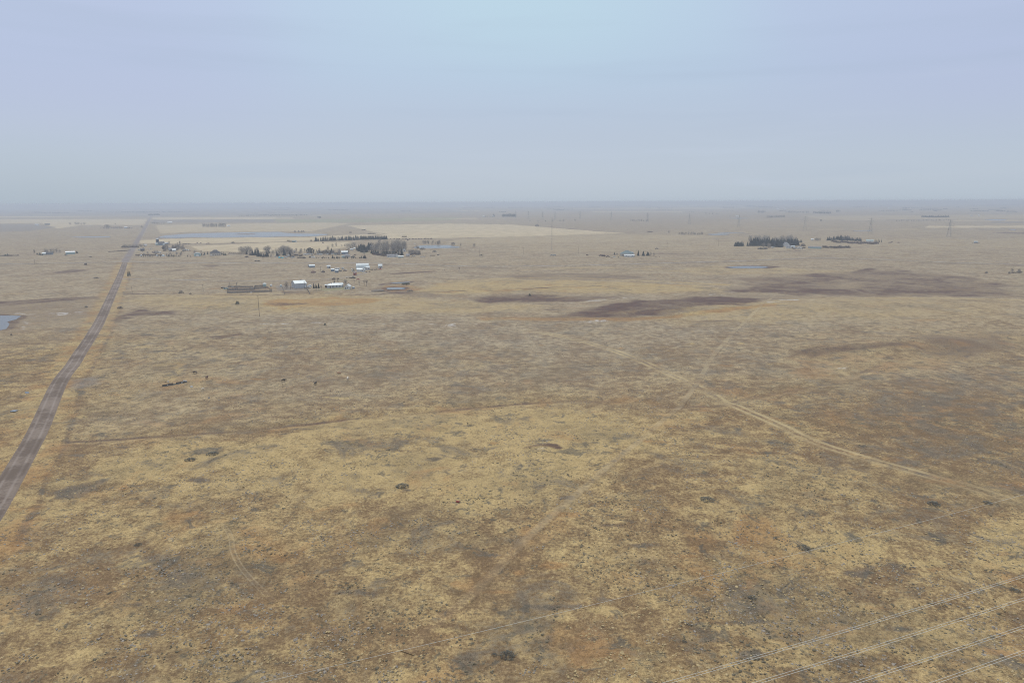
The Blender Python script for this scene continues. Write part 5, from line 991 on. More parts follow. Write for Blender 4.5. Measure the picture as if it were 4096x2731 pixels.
for i in range(30): plant('bare', U(1190, 1480), U(1006, 1020), U(8, 15), 'low grey bare tree scattered among the highway homesteads', 'low bare trees among the highway homesteads', U(1.1, 1.5))
for i in range(26): plant('purple', U(960, 1500), U(1018, 1032), U(4, 7), 'low brown scrub along the highway homesteads', 'low scrub along the highway homesteads', U(8, 15))
for i in range(14): plant('bare', U(560, 735), U(1006, 1026), U(7, 12), 'scattered bare tree in the yards below the silo', 'scattered bare trees below the silo', U(1.1, 1.5))

# ============================================================ RIGHT HALF
t = building('teal_roof_house', 'beige house under a broad dark teal hipped roof', 'house', 2507, 1025, 52, 20, 4.0, 5.6, Beige, TealR, R(-4), roof='hip', win=((-7, 1.8, 2, 1.4), (-3.5, 1.8, 1.4, 1.4)), doors=((-5.2, 1.1, 2.2),)); building('white_garage_wing', 'white curved front wing below the teal roof', 'garage', 2517, 1028, 40, 7, 3.0, .7, Wht, Wht, R(-3), roof='shed', garage=((2, 3, 2.4),), win=((6, 1.7, 1.2, 1), (-5, 1.7, 1.2, 1)))
building('beige_gable', 'beige gable at the right of the teal roofed house', 'gable', 2528, 1022, 11, 5, 4.6, 1.8, Beige, Wht, ridge='y', win=((0, 2.4, 1.5, 1.3),))
for x, y, h, k in ((2553, 1023, 21, .95), (2573, 1023, 18, 1.25), (2589, 1023, 16, 1.3), (2594, 1023, 14, 1.3)): plant('spruce', x, y, h, 'dark spruce in the row right of the teal roofed house', 'spruce row right of the teal roofed house', k)
plant('bare', 2603, 1024, 14, 'pale bare tree right of the spruce row', wide=.9); plant('bare', 2615, 1025, 14, 'outermost small tree right of the spruce row', wide=.9); plant('spruce', 2458, 1019, 10, 'small spruce left of the teal roofed house', wide=1.3); plant('bush', 2468, 1019, 6, 'round bush between small spruce and teal roofed house', wide=8); plant('shrub', 2474, 1031, 4, 'dark low shrub in front of the teal roofed house', wide=7); plant('shrub', 2484, 1020, 5, 'dark shrub against the front of the teal roofed house', wide=5)
car('dark maroon truck at the left of the vehicle row', 2402, 1024, Maroon, R(5), 'pickup', sc=1.2); car('dark maroon van in the vehicle row', 2414, 1026, Maroon, R(3), 'van', sc=1.3); car('maroon sedan lying nearest in the vehicle row', 2431, 1028, Maroon, R(14), sc=1.5); car('small white car before the teal roofed house', 2457, 1029, Wht, 0); stack('low brown timber heap beside the small white car', 2446, 1031, 9, 2, 2, None, Brn, 'timber_heap')
car('black car on the highway beyond the spruce row', 2627, 996, BlackP, R(5), sc=1.4); blob(2624, 1027, 5, 2.5, Maroon, 'small dark bale right of the last tree', 'bale', 'hay_bale'); blob(2638, 1027, 4, 2, Maroon, 'farther right dark bale on the grass', 'bale', 'hay_bale')
car('dark blue car beside the white van on the open plain', 2207, 1023, BlueP, R(4), sc=1.2); car('white van on the open plain', 2218, 1023, Wht, R(4), 'van', sc=1.1); car('small dark car alone on the plain', 2349, 1022, Maroon, 0, sc=1.1); car('dark pickup under the pole on the plain', 1924, 1023, BlackP, 0, 'pickup', sc=1.1)
PH = 'utility poles along the plain track'
for x, y, h, lb in ((1919, 1024, 32, 'pole rising beside the dark pickup'), (2093, 1018, 28, 'pole on the plain between pickup and mast'), (2313, 1014, 26, 'pole on the plain right of the mast'), (2668, 992, 22, 'pole behind the black highway car'), (2874, 985, 26, 'faint pole left of the spruce plantation')): pole(lb, x, y, h, PH)
# radio mast with guys
g = G(2207, 1000); hm_ = 62.0; t = thing('radio_mast', 'very tall thin guyed radio mast on the open plain', 'mast', g); L = MB()
for i in range(3):
    a = 2.094 * i; L.tube((math.cos(a) * .35, math.sin(a) * .35, 0), (math.cos(a) * .35, math.sin(a) * .35, hm_), .10, .08, 4)
for k in range(31):
    for i in range(3): a, b_ = 2.094 * i, 2.094 * (i + 1); L.tube((math.cos(a) * .35, math.sin(a) * .35, k * 2), (math.cos(b_) * .35, math.sin(b_) * .35, k * 2 + 2), .04, .04, 3)
L.obj('mast', Steel, t)
for i in range(3):
    for zz in (30, 59): a = 2.094 * i + .5; MB().tube((math.cos(a) * 32, math.sin(a) * 32, 0), (0, 0, zz), .02, .02, 3).obj('guy_wire', Steel, t)
# pylons: a straight line of towers over the plain
PY = 'pylons marching across the plain'
for i, x in enumerate((3795, 3481, 3219, 2955, 2757, 2590, 2445, 2320, 2220, 2171, 2114, 2063)):
    tb = 146 + .0522 * (x - 3795) if x > 2230 else {2220: 70, 2171: 72, 2114: 69, 2063: 66}[x]; hy = 809.0 - (x - 2048) * .0044; g = G(x, hy + tb)
    lattice('rightmost and nearest lattice pylon of the line' if i == 0 else ('second lattice pylon from the right' if i == 1 else 'distant lattice pylon in the line across the plain'), g.x, g.y, g.z, 43, R(-22), PY, base=4.6)
# spruce plantation farm
row('spruce', [(2937, 985), (2955, 985), (2974, 984)], 9, (15, 21), 'spruce in the small block left of the plantation', 'small spruce block left of the plantation', 1, .8, (1, 1.2)); plant('spruce', 2990, 984, 17, 'reddish lone spruce between block and plantation', wide=1.0); plant('shrub', 2966, 985, 8, 'blue green shrub before the small spruce block', wide=12)
row('spruce', [(2998, 983), (3040, 983), (3080, 986), (3110, 988), (3128, 988)], 30, (20, 28), 'dark spruce in the front of the plantation', 'plantation of spruces, front rows', 1, 1, (1.0, 1.3)); row('spruce', [(3010, 976), (3080, 977), (3150, 978), (3192, 981)], 26, (18, 25), 'dark spruce in the back of the plantation', 'plantation of spruces, back rows', 1, 1, (1.0, 1.3))
row('spruce', [(3125, 986), (3160, 982), (3196, 982)], 14, (18, 25), 'dark spruce behind the white gabled house', 'spruces behind the white gabled house', 1, .8, (1, 1.2)); plant('spruce', 3182, 980, 30, 'tallest pointed spruce of the plantation', wide=.8); plant('spruce', 3200, 970, 12, 'spruce at the right end of the plantation, left of two'); plant('spruce', 3206, 970, 12, 'spruce at the right end of the plantation, right of two')
for i in range(34): plant('pale', U(2996, 3186), U(968, 976), U(22, 29), 'hazy bare tree rising behind the spruce plantation', 'bare trees behind the spruce plantation', U(1, 1.3))
for i in range(5): plant('bare', U(3050, 3078), U(986, 993), U(12, 20), 'pinkish bare tree before the plantation', 'pinkish bare trees before the plantation', 1.2)
row('bush', [(3034, 997), (3050, 998), (3068, 996)], 6, (6, 9), 'grey brush at the foot of the plantation', 'grey brush at the foot of the plantation', 1, .8, (12, 18))
building('white_gabled_house', 'white gabled two storey house against the dark plantation', 'house', 3141, 986, 24, 10, 4.5, 4, Wht, GryR, R(32), ridge='y', win=((-1.5, 2, 1.4, 1.4), (1.5, 2, 1.4, 1.4), (0, 5, 1.4, 1.2))); building('white_outbuilding', 'white outbuilding right below the gabled house', 'shed', 3153, 993, 18, 8, 3, 2, Wht, GryR, R(-5), win=((-2, 1.6, 1.4, 1.2), (2, 1.6, 1.4, 1.2))); building('white_outbuilding', 'white shed with dark openings beside the outbuilding', 'shed', 3171, 992, 16, 7, 2.8, 1.4, Wht, Wmt, R(-5), doors=((0, 2.4, 2.2),))
caravan('white flat camper at the foot of the plantation', 3091, 992, 10, 3, Wht); VG = 'vehicles in the plantation farmyard'
for x, y, m_, k, lb in ((3184, 995, Wht, 'van', 'white van right of the outbuildings'), (3206, 996, Wht, 'sedan', 'white sedan in the middle of the yard cars'), (3196, 996, Wht, 'sedan', 'white hatchback next to the white van'), (3215, 993, BlackP, 'pickup', 'dark pickup at the right of the yard cars'), (3176, 996, BlackP, 'sedan', 'dark car left of the white van')): car(lb, x, y, m_, R(U(-15, 15)), k, VG, sc=1.25)
caravan('long white camper behind the yard cars', 3199, 992, 15, 5, Wht); plant('purple', 3212, 986, 12, 'purple bare tree behind the yard cars', wide=20)
building('long_grey_shed', 'long low blue grey shed right of the farmyard', 'shed', 3263, 995, 40, 10, 3.2, 1.2, Teal, GryR); building('grey_shed', 'shorter blue grey shed touching the long one, left end', 'shed', 3240, 994, 14, 8, 3, 1, GreyW, GryR)
row('purple', [(3290, 992), (3312, 992)], 5, (7, 10), 'thin purple brush right of the long grey shed', 'thin purple brush by the long shed', 1, .8, (9, 12)); row('purple', [(3318, 992), (3360, 992), (3398, 991)], 14, (7, 11), 'dense purple shrub in the hedge right of the long shed', 'dense purple hedge', 1, .8, (12, 16))
row('spruce', [(3308, 962), (3340, 960), (3380, 962), (3443, 964)], 26, (9, 16), 'spruce of the second farther plantation', 'second farther plantation', 1, 1.2, (1.1, 1.4)); row('spruce', [(3345, 958), (3375, 958), (3400, 960)], 12, (12, 17), 'spruce at the crest of the second plantation', 'crest of the second plantation', 1, 1, (1.1, 1.4))
for i in range(12): plant('pale', U(3362, 3392), U(957, 964), U(10, 15), 'pale bare tree within the second plantation', 'pale trees within the second plantation', 1.4)
row('purple', [(3330, 969), (3400, 973), (3480, 976), (3515, 974)], 30, (6, 9), 'grey purple shrub below the second plantation', 'shrub belt below the second plantation', 2, 2, (13, 18)); building('far_cottage', 'tiny white cottage left of the second plantation', 'cottage', 3249, 963, 9, 7, 3, 1.5, Wht, Wht); row('bare', [(3258, 963), (3280, 963)], 5, (8, 13), 'round bare tree beside the tiny white cottage', 'round bare trees by the tiny cottage', 1, .6, (1.2, 1.5))
building('teal_farmhouse', 'pale teal roofed farmhouse right of the second plantation', 'house', 3479, 968, 26, 12, 2.8, 1.6, Wht, Teal)
for x, h in ((3500, 12), (3506, 9), (3512, 12), (3518, 10), (3526, 12)): plant('slim', x, 969, h, 'upright spruce in the short row beside the teal farmhouse', 'short spruce row beside the teal farmhouse', 1.3)
for x, y, w_ in ((3560, 971, 14), (3567, 968, 8), (3594, 971, 9)): blob(x, y, w_, 3, Brn, 'low dark heap on the plain right of the spruce row', 'heap', 'earth_heap', group='low dark heaps on the plain', seed=int(x))
building('plain_shed', 'isolated small grey roofed shed on the right plain', 'shed', 3903, 972, 12, 6, 2.4, 1.4, BluG, Wmt); row('bush', [(3888, 973), (3920, 973)], 4, (2, 3), 'low grey brush around the isolated shed', 'low brush around the isolated shed', 1, .4, (10, 14))
plant('bush', 3946, 1093, 9, 'lone dark bush on the right plain', wide=11); plant('bush', 4037, 1095, 9, 'grey bush at the left end of the thicket by the right edge', wide=11); plant('bare', 4048, 1090, 16, 'thin bare tree in the thicket by the right edge', wide=1.2); plant('bush', 4076, 1092, 17, 'tallest bush in the thicket by the right edge', wide=13); row('purple', [(4045, 1093), (4092, 1089)], 5, (4, 6), 'low purple brush in the thicket by the right edge', 'low brush by the right edge', 1, .5, (9, 12))
# far shelterbelts
row('spruce', [(3686, 869), (3740, 870), (3796, 870)], 24, (6.5, 10), 'hazy spruce in the distant belt at the right', 'distant spruce belt at the right', .7, .2, (1.3, 1.8))
row('spruce', [(1936, 868), (1975, 868)], 4, (5, 6), 'hazy spruce left in the far farmstead', 'left spruces of the far farmstead', 1, .2, (1.3, 1.6)); row('spruce', [(1971, 867), (1979, 867)], 2, (9, 11), 'hazy pointed spruce in the far farmstead', 'pointed spruces of the far farmstead', .5, .2, (1.5, 1.6)); row('pine', [(2010, 868), (2050, 868)], 9, (10, 12), 'hazy broad evergreen in the far farmstead', 'broad evergreens of the far farmstead', .7, .2, (1.1, 1.4)); row('pine', [(2052, 868), (2063, 868)], 3, (9, 12), 'hazy evergreen at the right end of the far farmstead', 'right evergreens of the far farmstead', .7, .2, (1.1, 1.3))
building('far_white_house', 'tiny white house at the left of the far farmstead', 'house', 1934, 868, 8, 12, 4, 2, Wht, Wht); building('far_white_house', 'tiny white house below the pointed far spruces', 'house', 1971, 868, 5, 10, 5, 3, Wht, Wht)
for x, y, h, w_ in ((2120, 887, 5, 1.9), (2152, 888, 6, 1.8), (2182, 888, 7, 1.6), (2211, 886, 8, 1.2), (2240, 886, 7, 1.6), (2254, 886, 7, 1.8), (2300, 884, 7, 1.9)): plant('bare', x, y, h, 'hazy round bare tree in the sparse far row', 'sparse far row of bare trees', w_)
plant('pine', 2148, 907, 9, 'hazy round tree at the stubble field corner', wide=2.0); plant('bare', 2675, 933, 10, 'hazy bare tree right of the stubble tip', wide=1.2); plant('purple', 2600, 929, 4, 'flat bush right of the stubble tip', wide=24)
row('bare', [(2715, 939), (2745, 939), (2812, 939)], 18, (7, 12), 'small hazy bare tree left of the east pond', 'small bare trees left of the east pond', 2, .5, (.9, 1.2)); row('bare', [(2520, 885), (2590, 885)], 14, (5, 8), 'hazy sapling in the far fringe', 'far fringe of saplings', 2, .5, (.9, 1.2))
row('bare', [(3068, 872), (3100, 871), (3140, 870)], 14, (7, 10), 'hazy bare tree in the far grove beyond the pylons', 'far grove beyond the pylons', 1.5, .4, (1.5, 1.9)); building('far_white_barn', 'tiny white barn by the far thin pond', 'barn', 2949, 867, 11, 14, 4, 2, Wht, Wht); row('bare', [(2918, 868), (2935, 868), (2990, 868)], 8, (3, 5), 'hazy tree around the tiny white barn', 'hazy trees around the tiny white barn', 2, .3, (1.5, 2))
building('far_white_barn', 'tiny white barn far right beyond the spruce belt', 'barn', 3886, 864, 10, 12, 3, 2, Wht, Wht); building('far_white_shed', 'tiny bright shed far right beyond the spruce belt', 'shed', 3915, 864, 4, 10, 4, 2, Wht, Wht); row('bare', [(3580, 885), (3700, 884), (3800, 882)], 22, (3, 6), 'hazy low tree in the far hedge under the spruce belt', 'far hedge under the spruce belt', 3, .8, (1.5, 2))
row('bare', [(3030, 852), (3060, 852)], 8, (8, 12), 'hazy tall bare tree far beyond the pylons', 'tall hazy trees far beyond the pylons', 2, .5, (1.2, 1.6)); row('pine', [(3255, 854), (3320, 856)], 12, (6, 8), 'hazy dark tree in the far clump', 'far dark clump', 2, .5, (1.5, 2)); row('pine', [(3345, 848), (3358, 848)], 3, (5, 7), 'hazy dark tree right of the far clump', 'dark trees right of the far clump', 1, .3, (1.5, 2)); plant('pine', 3284, 884, 5, 'single hazy round tree on the far plain', wide=1.8)
row('bare', [(3140, 852), (3240, 852)], 14, (5, 8), 'hazy pale tree in the far hedge', 'far pale hedge', 3, .6, (1.5, 2)); row('bare', [(2820, 857), (2880, 858)], 8, (3, 7), 'hazy sapling on the far line', 'saplings on the far line', 3, .6, (1.3, 1.8))
for x, y, lb in ((3110, 839, 'farthest white farm building beyond the pylons, left one'), (3141, 838, 'farthest white farm building beyond the pylons, right one'), (2298, 829, 'tiny white barn near the horizon, centre'), (2937, 817, 'tiny white barn near the horizon, right of centre'), (3643, 815, 'tiny white barn near the horizon, right'), (3555, 836, 'pale tiny farm on the far right plain')): building('far_white_barn', lb, 'barn', x, y, 8, 40, 9, 4, Wht, Wht)
# far-off woods reading as one mass
def far_woods():
    r = random.Random(5); m = MB(); spots = []
    for i in range(150):
        y = r.choice((r.uniform(818, 832), r.uniform(826, 850))); x = r.uniform(-300, 4400); 
        if x < 1900 and r.random() < .5: continue
        spots.append((x, y, r.uniform(10, 70), r.uniform(2, 4.5)))
    spots += [(2060, 832, 60, 4), (2230, 830, 30, 4), (3000, 825, 40, 5), (3230, 822, 110, 3), (3330, 818, 60, 4), (3470, 815, 40, 5), (3510, 813, 35, 4), (2570, 824, 60, 4), (2930, 822, 70, 4), (3950, 823, 130, 4), (4040, 820, 60, 5), (620, 861, 40, 7), (1275, 872, 8, 8), (200, 853, 150, 3), (600, 849, 300, 3), (1100, 862, 240, 3)]
    for x, y, w_, h in spots:
        hy = 809.0 - (x - 2048) * .0044
        if y < hy + 5: y = hy + 5
        k = mpp(x, y); g = flat(x, y); n = int(max(6, w_ * 1.3))
        for j in range(n):
            cx = g[0] + r.uniform(-.5, .5) * w_ * k; cy = g[1] + r.uniform(-.5, .5) * w_ * k * .8; hh = h * k * r.uniform(.5, 1); ww = hh * r.uniform(.5, 1.1)
            for q in range(5):
                a = r.uniform(0, 6.28); p = Vector((cx + math.cos(a) * ww * .4, cy + math.sin(a) * ww * .4, hh * r.uniform(.1, .55))); s_ = Vector((r.uniform(-1, 1), r.uniform(-1, 1), 0)).normalized() * ww * .5; m.face([p - s_ - Vector((0, 0, hh * .12)), p + s_ - Vector((0, 0, hh * .12)), p + Vector((0, 0, hh * .5))])
    o = m.obj('distant_woods', mat('distant wood mass', (0.055, 0.055, 0.048), 0.95, .3, .01)); o['kind'] = 'stuff'; o['label'] = 'hazy woods and shelterbelts near the horizon'
far_woods()

# ============================================================ CATTLE AND PASTURE THINGS
def cow(label, px, py, rz, m, group=None, pose='stand', patch=None, sc=1.0, head=0.0):
    g = G(px, py); dz = 0 if pose == 'stand' else -.62
    V_ = [(-.95, 0, 1.28), (-.45, 0, 1.22), (.15, 0, 1.2), (.65, 0, 1.25), (.98, 0, 1.38 + head * .4), (1.28, 0, 1.5 + head), (1.62, 0, 1.36 + head), (-1.08, 0, 1.05), (-1.12, 0, .6)]
    E_ = [(0, 1), (1, 2), (2, 3), (3, 4), (4, 5), (5, 6), (0, 7), (7, 8)]; Rr = [.33, .40, .42, .36, .24, .17, .10, .05, .03]
    r = random.Random(px)
    for k, (x, root) in enumerate(((-.85, 0), (.62, 3))):
        for s in (-1, 1):
            i = len(V_); o_ = r.uniform(-.1, .1)
            if pose == 'stand':
                V_ += [(x, s * .24, .95), (x + (.12 if k == 0 else 0) + o_ * .5 - (.16 if k == 0 else 0), s * .25, .5), (x + o_, s * .25, .04)]; Rr += [.17, .08, .07]
            else:
                V_ += [(x + .1, s * .36, .95), (x + .45, s * .46, .72), (x + .15, s * .5, .66)]; Rr += [.17, .09, .07]
            E_ += [(root, i), (i, i + 1), (i + 1, i + 2)]
    for s in (-1, 1): i = len(V_); V_.append((1.2, s * .26, 1.56 + head)); Rr.append(.05); E_.append((5, i))
    me = bpy.data.meshes.new('cow'); me.from_pydata([(a, b_, c + dz) for a, b_, c in V_], E_, []); ob = bpy.data.objects.new('cow', me); C.objects.link(ob)
    md = ob.modifiers.new('skin', 'SKIN'); 
    for i, q in enumerate(Rr): me.skin_vertices[0].data[i].radius = (q, q)
    me.skin_vertices[0].data[2].use_root = True
    ob.modifiers.new('sub', 'SUBSURF').levels = 1
    dg = bpy.context.evaluated_depsgraph_get(); nm = bpy.data.meshes.new_from_object(ob.evaluated_get(dg)); ob.modifiers.clear(); ob.data = nm; nm.materials.clear(); nm.materials.append(m)
    for p in nm.polygons: p.use_smooth = True
    ob.location = g; ob.rotation_euler = (0, 0, rz); ob.scale = (sc,) * 3; return tag(ob, label, 'cow', group)
CB = mat('black cow hide', (0.014, 0.012, 0.012), .7, .1); CR = mat('red brown cow hide', (0.085, 0.035, 0.022), .7, .15); CW = mat('cream cow hide', (0.55, 0.50, 0.41), .8, .1); CT = mat('tan cow hide', (0.34, 0.20, 0.12), .8, .2, 1.5); CGy = mat('dark grey brown cow hide', (0.10, 0.075, 0.06), .8, .4, 2.5)
cow('large black cow standing side on, facing right', 1135, 1527, R(4), CB, sc=1.05, head=-.15); cow('black cow seen from behind beside the large one', 1262, 1539, R(80), CB); cow('cream white cow standing alone, seen from the rear', 1391, 1520, R(96), CW, sc=1.1)
cow('tan and white cow lying down above the cream cow', 1357, 1494, R(185), CT, pose='lie'); cow('mottled brown cow behind the feed bunk', 780, 1494, R(170), CGy, head=-.5); cow('red brown cow seen from behind right of the feed bunk', 828, 1515, R(85), CR)
cow('small cream calf below the feed bunk', 811, 1560, R(60), CW, sc=.72); 
rock_m = mat('pale lichen rock', (0.42, 0.41, 0.38), .95, .2, 2); rock_d = mat('grey field rock', (0.22, 0.21, 0.20), .95, .2, 2)
blob(766, 1548, 13, 6, rock_m, 'long pale rock below the feed bunk', 'rock', 'field_rock', seed=12, depth=1.6); blob(836, 1593, 8, 6, rock_d, 'round grey rock below the calf', 'rock', 'field_rock', seed=13)
blob(1195, 1497, 5, 3, rock_m, 'tiny white stone uphill of the two black cows', 'rock', 'field_rock', seed=17)
for x, y, lb in ((635, 2264, 'whitish stone on bare turf at lower left, left one'), (698, 2243, 'whitish stone on bare turf at lower left, right one'), (1465, 2673, 'pale bleached bone near the thin wire')): blob(x, y, 8, 3, rock_m, lb, 'stone', 'field_stone', seed=x)
# feed bunk: dark troughs on a muddy strip
mud = mat('dark trampled mud', (0.040, 0.042, 0.036), .95, .3, 1.5)
a, b_ = G(645, 1545), G(748, 1527); d = b_ - a; ang = math.atan2(d.y, d.x); mid_ = (a + b_) / 2; L_ = d.length
mudpad = blob((645 + 748) / 2, 1537, 112, 0.6, mud, 'dark muddy strip under the feed bunks', 'mud', 'mud_strip', depth=3.6, seed=9, prof=[(1, 0), (.9, .5), (.5, .9), (.05, 1)]); mudpad.rotation_euler[2] = ang; mudpad['kind'] = 'structure'; del mudpad['category']
for k, (u, lb) in enumerate(((-.25, 'left dark feed bunk on the muddy strip'), (.28, 'right dark feed bunk on the muddy strip'))):
    p = a.lerp(b_, .5 + u); t = thing('feed_bunk', lb, 'feeder', (p.x, p.y, p.z + .02), ang); MB().prism([(-1.0, .15), (1.0, .15), (1.0, .30), (-1.0, .30)], -.4, .4).obj('base', Wood, t)
    MB().box(-L_ * .2, L_ * .2, -.5, -.4, .1, .6).obj('side_board', Brn, t); MB().box(-L_ * .2, L_ * .2, .4, .5, .1, .6).obj('side_board', Brn, t); MB().box(-L_ * .2 + .02, L_ * .2 - .02, -.39, .39, .1, .3).obj('floor', BlackP, t)
    for x in (-L_ * .18, 0, L_ * .18): MB().tube((x, -.62, 0), (x, -.62, 1.0), .07, .06, 5).obj('post', Pole, t)
for x, y, lb in ((671, 1541, 'white salt tub at the left front of the feed bunks'), (728, 1532, 'white salt tub at the right front of the feed bunks'), (673, 1528, 'white tub behind the left feed bunk')):
    g = G(x, y); o = MB().lathe([(.30, 0), (.38, .5), (.34, .5), (.28, .12)], n=12).obj('salt_tub', Wht); o.location = g; tag(o, lb, 'tub')
g = G(740, 1527); o = MB().prism([(-1.1, 0), (.9, 0), (1.1, .7), (-.9, .8)], -.35, .35).obj('mineral_feeder', Wht); o.location = (g.x, g.y, g.z); tag(o, 'white slanted mineral feeder at the right end of the bunks', 'feeder')
g = G(1831, 2008); t = thing('steel_drum', 'rusty red steel drum lying alone in the straw grass', 'drum', g, R(-8)); MB().tube((-.52, 0, .27), (.52, 0, .27), .27, .27, 14).obj('shell', RedP, t); MB().tube((-.17, 0, .27), (-.13, 0, .27), .29, .29, 14).obj('hoop', Maroon, t); MB().tube((.13, 0, .27), (.17, 0, .27), .29, .29, 14).obj('hoop', Maroon, t)
g = G(1878, 2413); t = thing('marker_post', 'small yellow marker post beside the lower track', 'marker', g); MB().tube((0, 0, -.1), (0.05, 0, .55), .035, .03, 6).obj('post', mat('yellow paint', (.6, .42, .06)), t); MB().box(-.05, .1, -.03, .03, .5, .72).obj('plate', mat('yellow paint', (.6, .42, .06)), t)
g = G(57, 1646); t = thing('steel_hatch', 'dark steel hatch on short legs left of the gravel road', 'hatch', g, R(-6)); MB().box(-1.25, 1.25, -.9, .9, .35, .5).obj('plate', BluG, t)
for sx in (-1, 1):
    for sy in (-1, 1): MB().box(sx * 1.1 - .06, sx * 1.1 + .06, sy * .8 - .06, sy * .8 + .06, -.1, .35).obj('leg', Steel, t)
# individual dark sagebrush clumps
BG_ = 'dark sagebrush clumps in the foreground'
for x, y, w_, h, lb in ((440, 2374, 26, 9, 'dark green sagebrush clump at lower left'), (2030, 2622, 60, 22, 'large dark sagebrush clump below the thin wire'), (1975, 2620, 30, 12, 'smaller sagebrush clump left of the large one'), (620, 1985 + 8, 18, 6, 'sagebrush clump in the left meadow'), (850, 1815, 50, 10, 'wide dark sagebrush patch near the creek line'), (760, 1838, 40, 9, 'sagebrush patch left of the wide one'), (2830, 1998, 60, 12, 'dark bluish sagebrush patch on the right meadow'), (3735, 2016, 60, 14, 'dark sagebrush beside the far track, left of two'), (3950, 2012, 40, 10, 'dark sagebrush beside the far track, right of two'), (3362, 2486, 16, 7, 'small dark clump above the upper power line'), (4060, 2362, 40, 12, 'dark clump between the wires at the right edge'), (3010, 2390, 36, 10, 'dark clump in the lower right meadow'), (3215, 2190, 50, 12, 'dark clump on the bare lower right ground'), (2738, 2565, 20, 6, 'small dark clump near the bottom centre right'), (1610, 1945, 60, 12, 'dark streak of sagebrush in the middle meadow'), (552, 2178, 30, 8, 'sagebrush cluster on the lower left slope')):
    plant('sage', x, y, h * .6, lb, BG_, w_, 'sagebrush')

# ============================================================ power line passing below the drone
ZW = 25.0; wm_ = mat('bright aluminium conductor', (0.62, 0.62, 0.56), .5, .03)
def wpt(px, py, z): return Vector((*flat(px, py, z), z))
A1, A2 = wpt(2690, 2731, ZW), wpt(4096, 2305, ZW); dirv = (A2 - A1).normalized(); nrm_ = Vector((-dirv.y, dirv.x, 0)); azl = math.atan2(dirv.y, dirv.x)
SL, SR = -160.0, 300.0
def wire(p, sag, name='power_wire', label='', group=None, pair=.225, spacers=True, ztop=8):
    """conductor through p along the line; lowest near the middle, rising to both towers"""
    t = thing(name, label, 'power line', p, 0, group); offs = (-pair, pair) if pair else (0,)
    def P(s, o): u = (s - 40) / (SR - 40 if s > 40 else 40 - SL); return dirv * s + nrm_ * o + Vector((0, 0, ztop * u * u))
    for o in offs:
        m = MB(); S_ = np.linspace(SL, SR, 47); rr = .024 if pair else .018
        for s0, s1 in zip(S_, S_[1:]): m.tube(P(s0, o), P(s1, o), rr, rr, 5)
        m.obj('conductor' if pair else 'cable', wm_, t)
    if pair and spacers:
        for s in np.arange(SL + 12, SR, 42): m = MB(); m.tube(P(s, -pair), P(s, pair), .03, .03, 4); m.obj('spacer', wm_, t)
    return t
for (x, y), lb in zip(((2690, 2731), (3047, 2731), (3437, 2731), (3752, 2731)), ('uppermost twin conductor of the near power line', 'second twin conductor of the near power line', 'third twin conductor of the near power line', 'lowest twin conductor, nearest the bottom right corner')):
    wire(wpt(x, y, ZW), 0, label=lb, group='twin conductors of the near power line')
g1, g2 = wpt(1075, 2731, 36), wpt(3300, 2258, 36); gd = (g2 - g1).normalized(); 
wire(wpt(1075, 2731, 34), 0, 'ground_wire', 'thin single wire crossing the lower meadow', None, 0, ztop=8)
for s in (SL, SR):
    c_ = (wpt(3047, 2731, ZW) + wpt(3437, 2731, ZW)) / 2 + dirv * s; lattice(('left' if s < 0 else 'right') + ' lattice pylon carrying the near power line, beyond the frame', c_.x, c_.y, 0, 43, azl + math.pi / 2, None)

# ============================================================ low plants: sage tufts and straw tussocks (uncountable)
def tufts(name, n, seed, rmin, rmax, size, m, chan, thr, scl, bend=.6, label=''):
    rg = np.random.default_rng(seed); az_ = rg.uniform(-.80, .80, n * 6); rr = rmin * (rmax / rmin) ** rg.uniform(0, 1, n * 6); x = rr * np.sin(az_); y = rr * np.cos(az_)
    dn = fbm(x / scl, y / scl, 4, seed) + (fbm(x / 5, y / 5, 2, seed + 7) - .5) * .5; cv = cover(x, y); dn = dn + cv[:, chan] * .10
    ok = (dn > thr) & (polydist(x, y, roadW) > 6.5)
    for tk in trkW.values(): ok &= polydist(x, y, tk) > 2.2
    x, y = x[ok][:n], y[ok][:n]; N = len(x); k = 6; s = rg.uniform(*size, N) * (1 + rg.uniform(0, 1, N) ** 4); z = H(x, y) + 0.02
    th = 2 * np.pi * np.arange(k) / k; base = np.stack([np.cos(th), np.sin(th)], 1)
    V_ = np.zeros((N, 2 * k + 1, 3)); el = rg.uniform(.6, 1.5, N); ro = rg.uniform(0, 3.14, N)
    for lv, (q, zz) in enumerate(((1.0, -.15), (.85, .42))):
        jit = rg.uniform(.65, 1.3, (N, k)); lx = base[None, :, 0] * jit * s[:, None] * q * el[:, None]; ly = base[None, :, 1] * jit * s[:, None] * q
        V_[:, lv * k:(lv + 1) * k, 0] = x[:, None] + lx * np.cos(ro)[:, None] - ly * np.sin(ro)[:, None]; V_[:, lv * k:(lv + 1) * k, 1] = y[:, None] + lx * np.sin(ro)[:, None] + ly * np.cos(ro)[:, None]
        V_[:, lv * k:(lv + 1) * k, 2] = z[:, None] + zz * s[:, None] * bend * (rg.uniform(.6, 1.4, (N, k)) if lv else 1)
    V_[:, 2 * k] = np.stack([x + rg.uniform(-.2, .2, N) * s, y, z + s * bend * rg.uniform(.7, 1.1, N)], 1)
    i = np.arange(k); j = (i + 1) % k
    F1 = np.stack([i, j, j + k], 1); F2 = np.stack([i, j + k, i + k], 1); F3 = np.stack([i + k, j + k, np.full(k, 2 * k)], 1); Fk = np.vstack([F1, F2, F3])
    Fa = (Fk[None] + (np.arange(N) * (2 * k + 1))[:, None, None]).reshape(-1, 3); o = raw_mesh(name, V_.reshape(-1, 3), Fa, m); o['kind'] = 'stuff'; o['label'] = label; return o
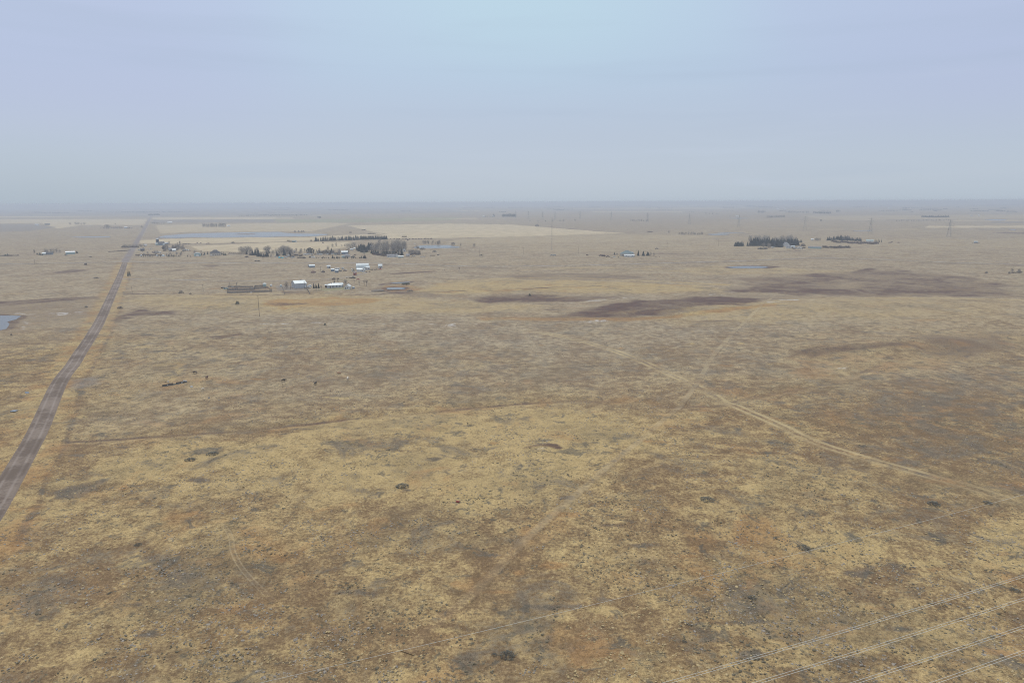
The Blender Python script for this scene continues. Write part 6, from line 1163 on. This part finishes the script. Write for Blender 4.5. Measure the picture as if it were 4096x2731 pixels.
def tuft_mat(name, c1, c2):
    m = bpy.data.materials.new(name); m.use_nodes = True; b = NB(m.node_tree); p = m.node_tree.nodes['Principled BSDF']; pos = b.n('ShaderNodeNewGeometry').outputs['Position']
    b.lk(b.mix(b.ss(b.noise(pos, 1.3, 3, .7), .35, .65), c1, c2), p.inputs['Base Color']); p.inputs['Roughness'].default_value = .95; p.inputs['Specular IOR Level'].default_value = .05; return m
tufts('sage_tufts', 15000, 3, 95, 420, (.10, .22), tuft_mat('grey sage tufts', (.17, .15, .125), (.34, .30, .25)), 3, .60, 22, label='small grey sage tufts scattered over the meadow')
tufts('straw_grass', 9000, 8, 95, 380, (.12, .24), tuft_mat('straw tussocks', (.27, .20, .10), (.45, .355, .20)), 1, .54, 30, .45, label='dry straw coloured grass tussocks')
tufts('dark_tussocks', 13000, 15, 95, 520, (.10, .24), tuft_mat('dark olive tussocks', (.11, .095, .065), (.17, .145, .10)), 3, .57, 26, .5, label='dark low tussocks between the grass')
for L_s in (SPR, SPN, LEG, BARE, PALE, POP, DEAD, BSH, BSP, BSG, BSD, PIN, SGB):
    for o in L_s: drop(o)

# ------------------------------------------------------------ haze: one closed box of even air round everything
hb = bpy.data.meshes.new('haze'); s_ = 39500.0; z0, z1 = -12.0, 96.0
hb.from_pydata([(x * s_, y * s_, z) for x in (-1, 1) for y in (-1, 1) for z in (z0, z1)], [], [(0, 1, 3, 2), (4, 6, 7, 5), (0, 4, 5, 1), (2, 3, 7, 6), (0, 2, 6, 4), (1, 5, 7, 3)])
hz = bpy.data.objects.new('haze', hb); C.objects.link(hz); hz['kind'] = 'stuff'
hm = bpy.data.materials.new('thin haze'); hm.use_nodes = True; hm.node_tree.nodes.clear(); b = NB(hm.node_tree)
pv = b.n('ShaderNodeVolumePrincipled'); pv.inputs['Color'].default_value = (0.59, 0.66, 0.765, 1); pv.inputs['Density'].default_value = 1.95e-4
pv.inputs['Anisotropy'].default_value = 0.2
mo = b.n('ShaderNodeOutputMaterial'); b.lk(pv.outputs[0], mo.inputs['Volume']); hb.materials.append(hm)
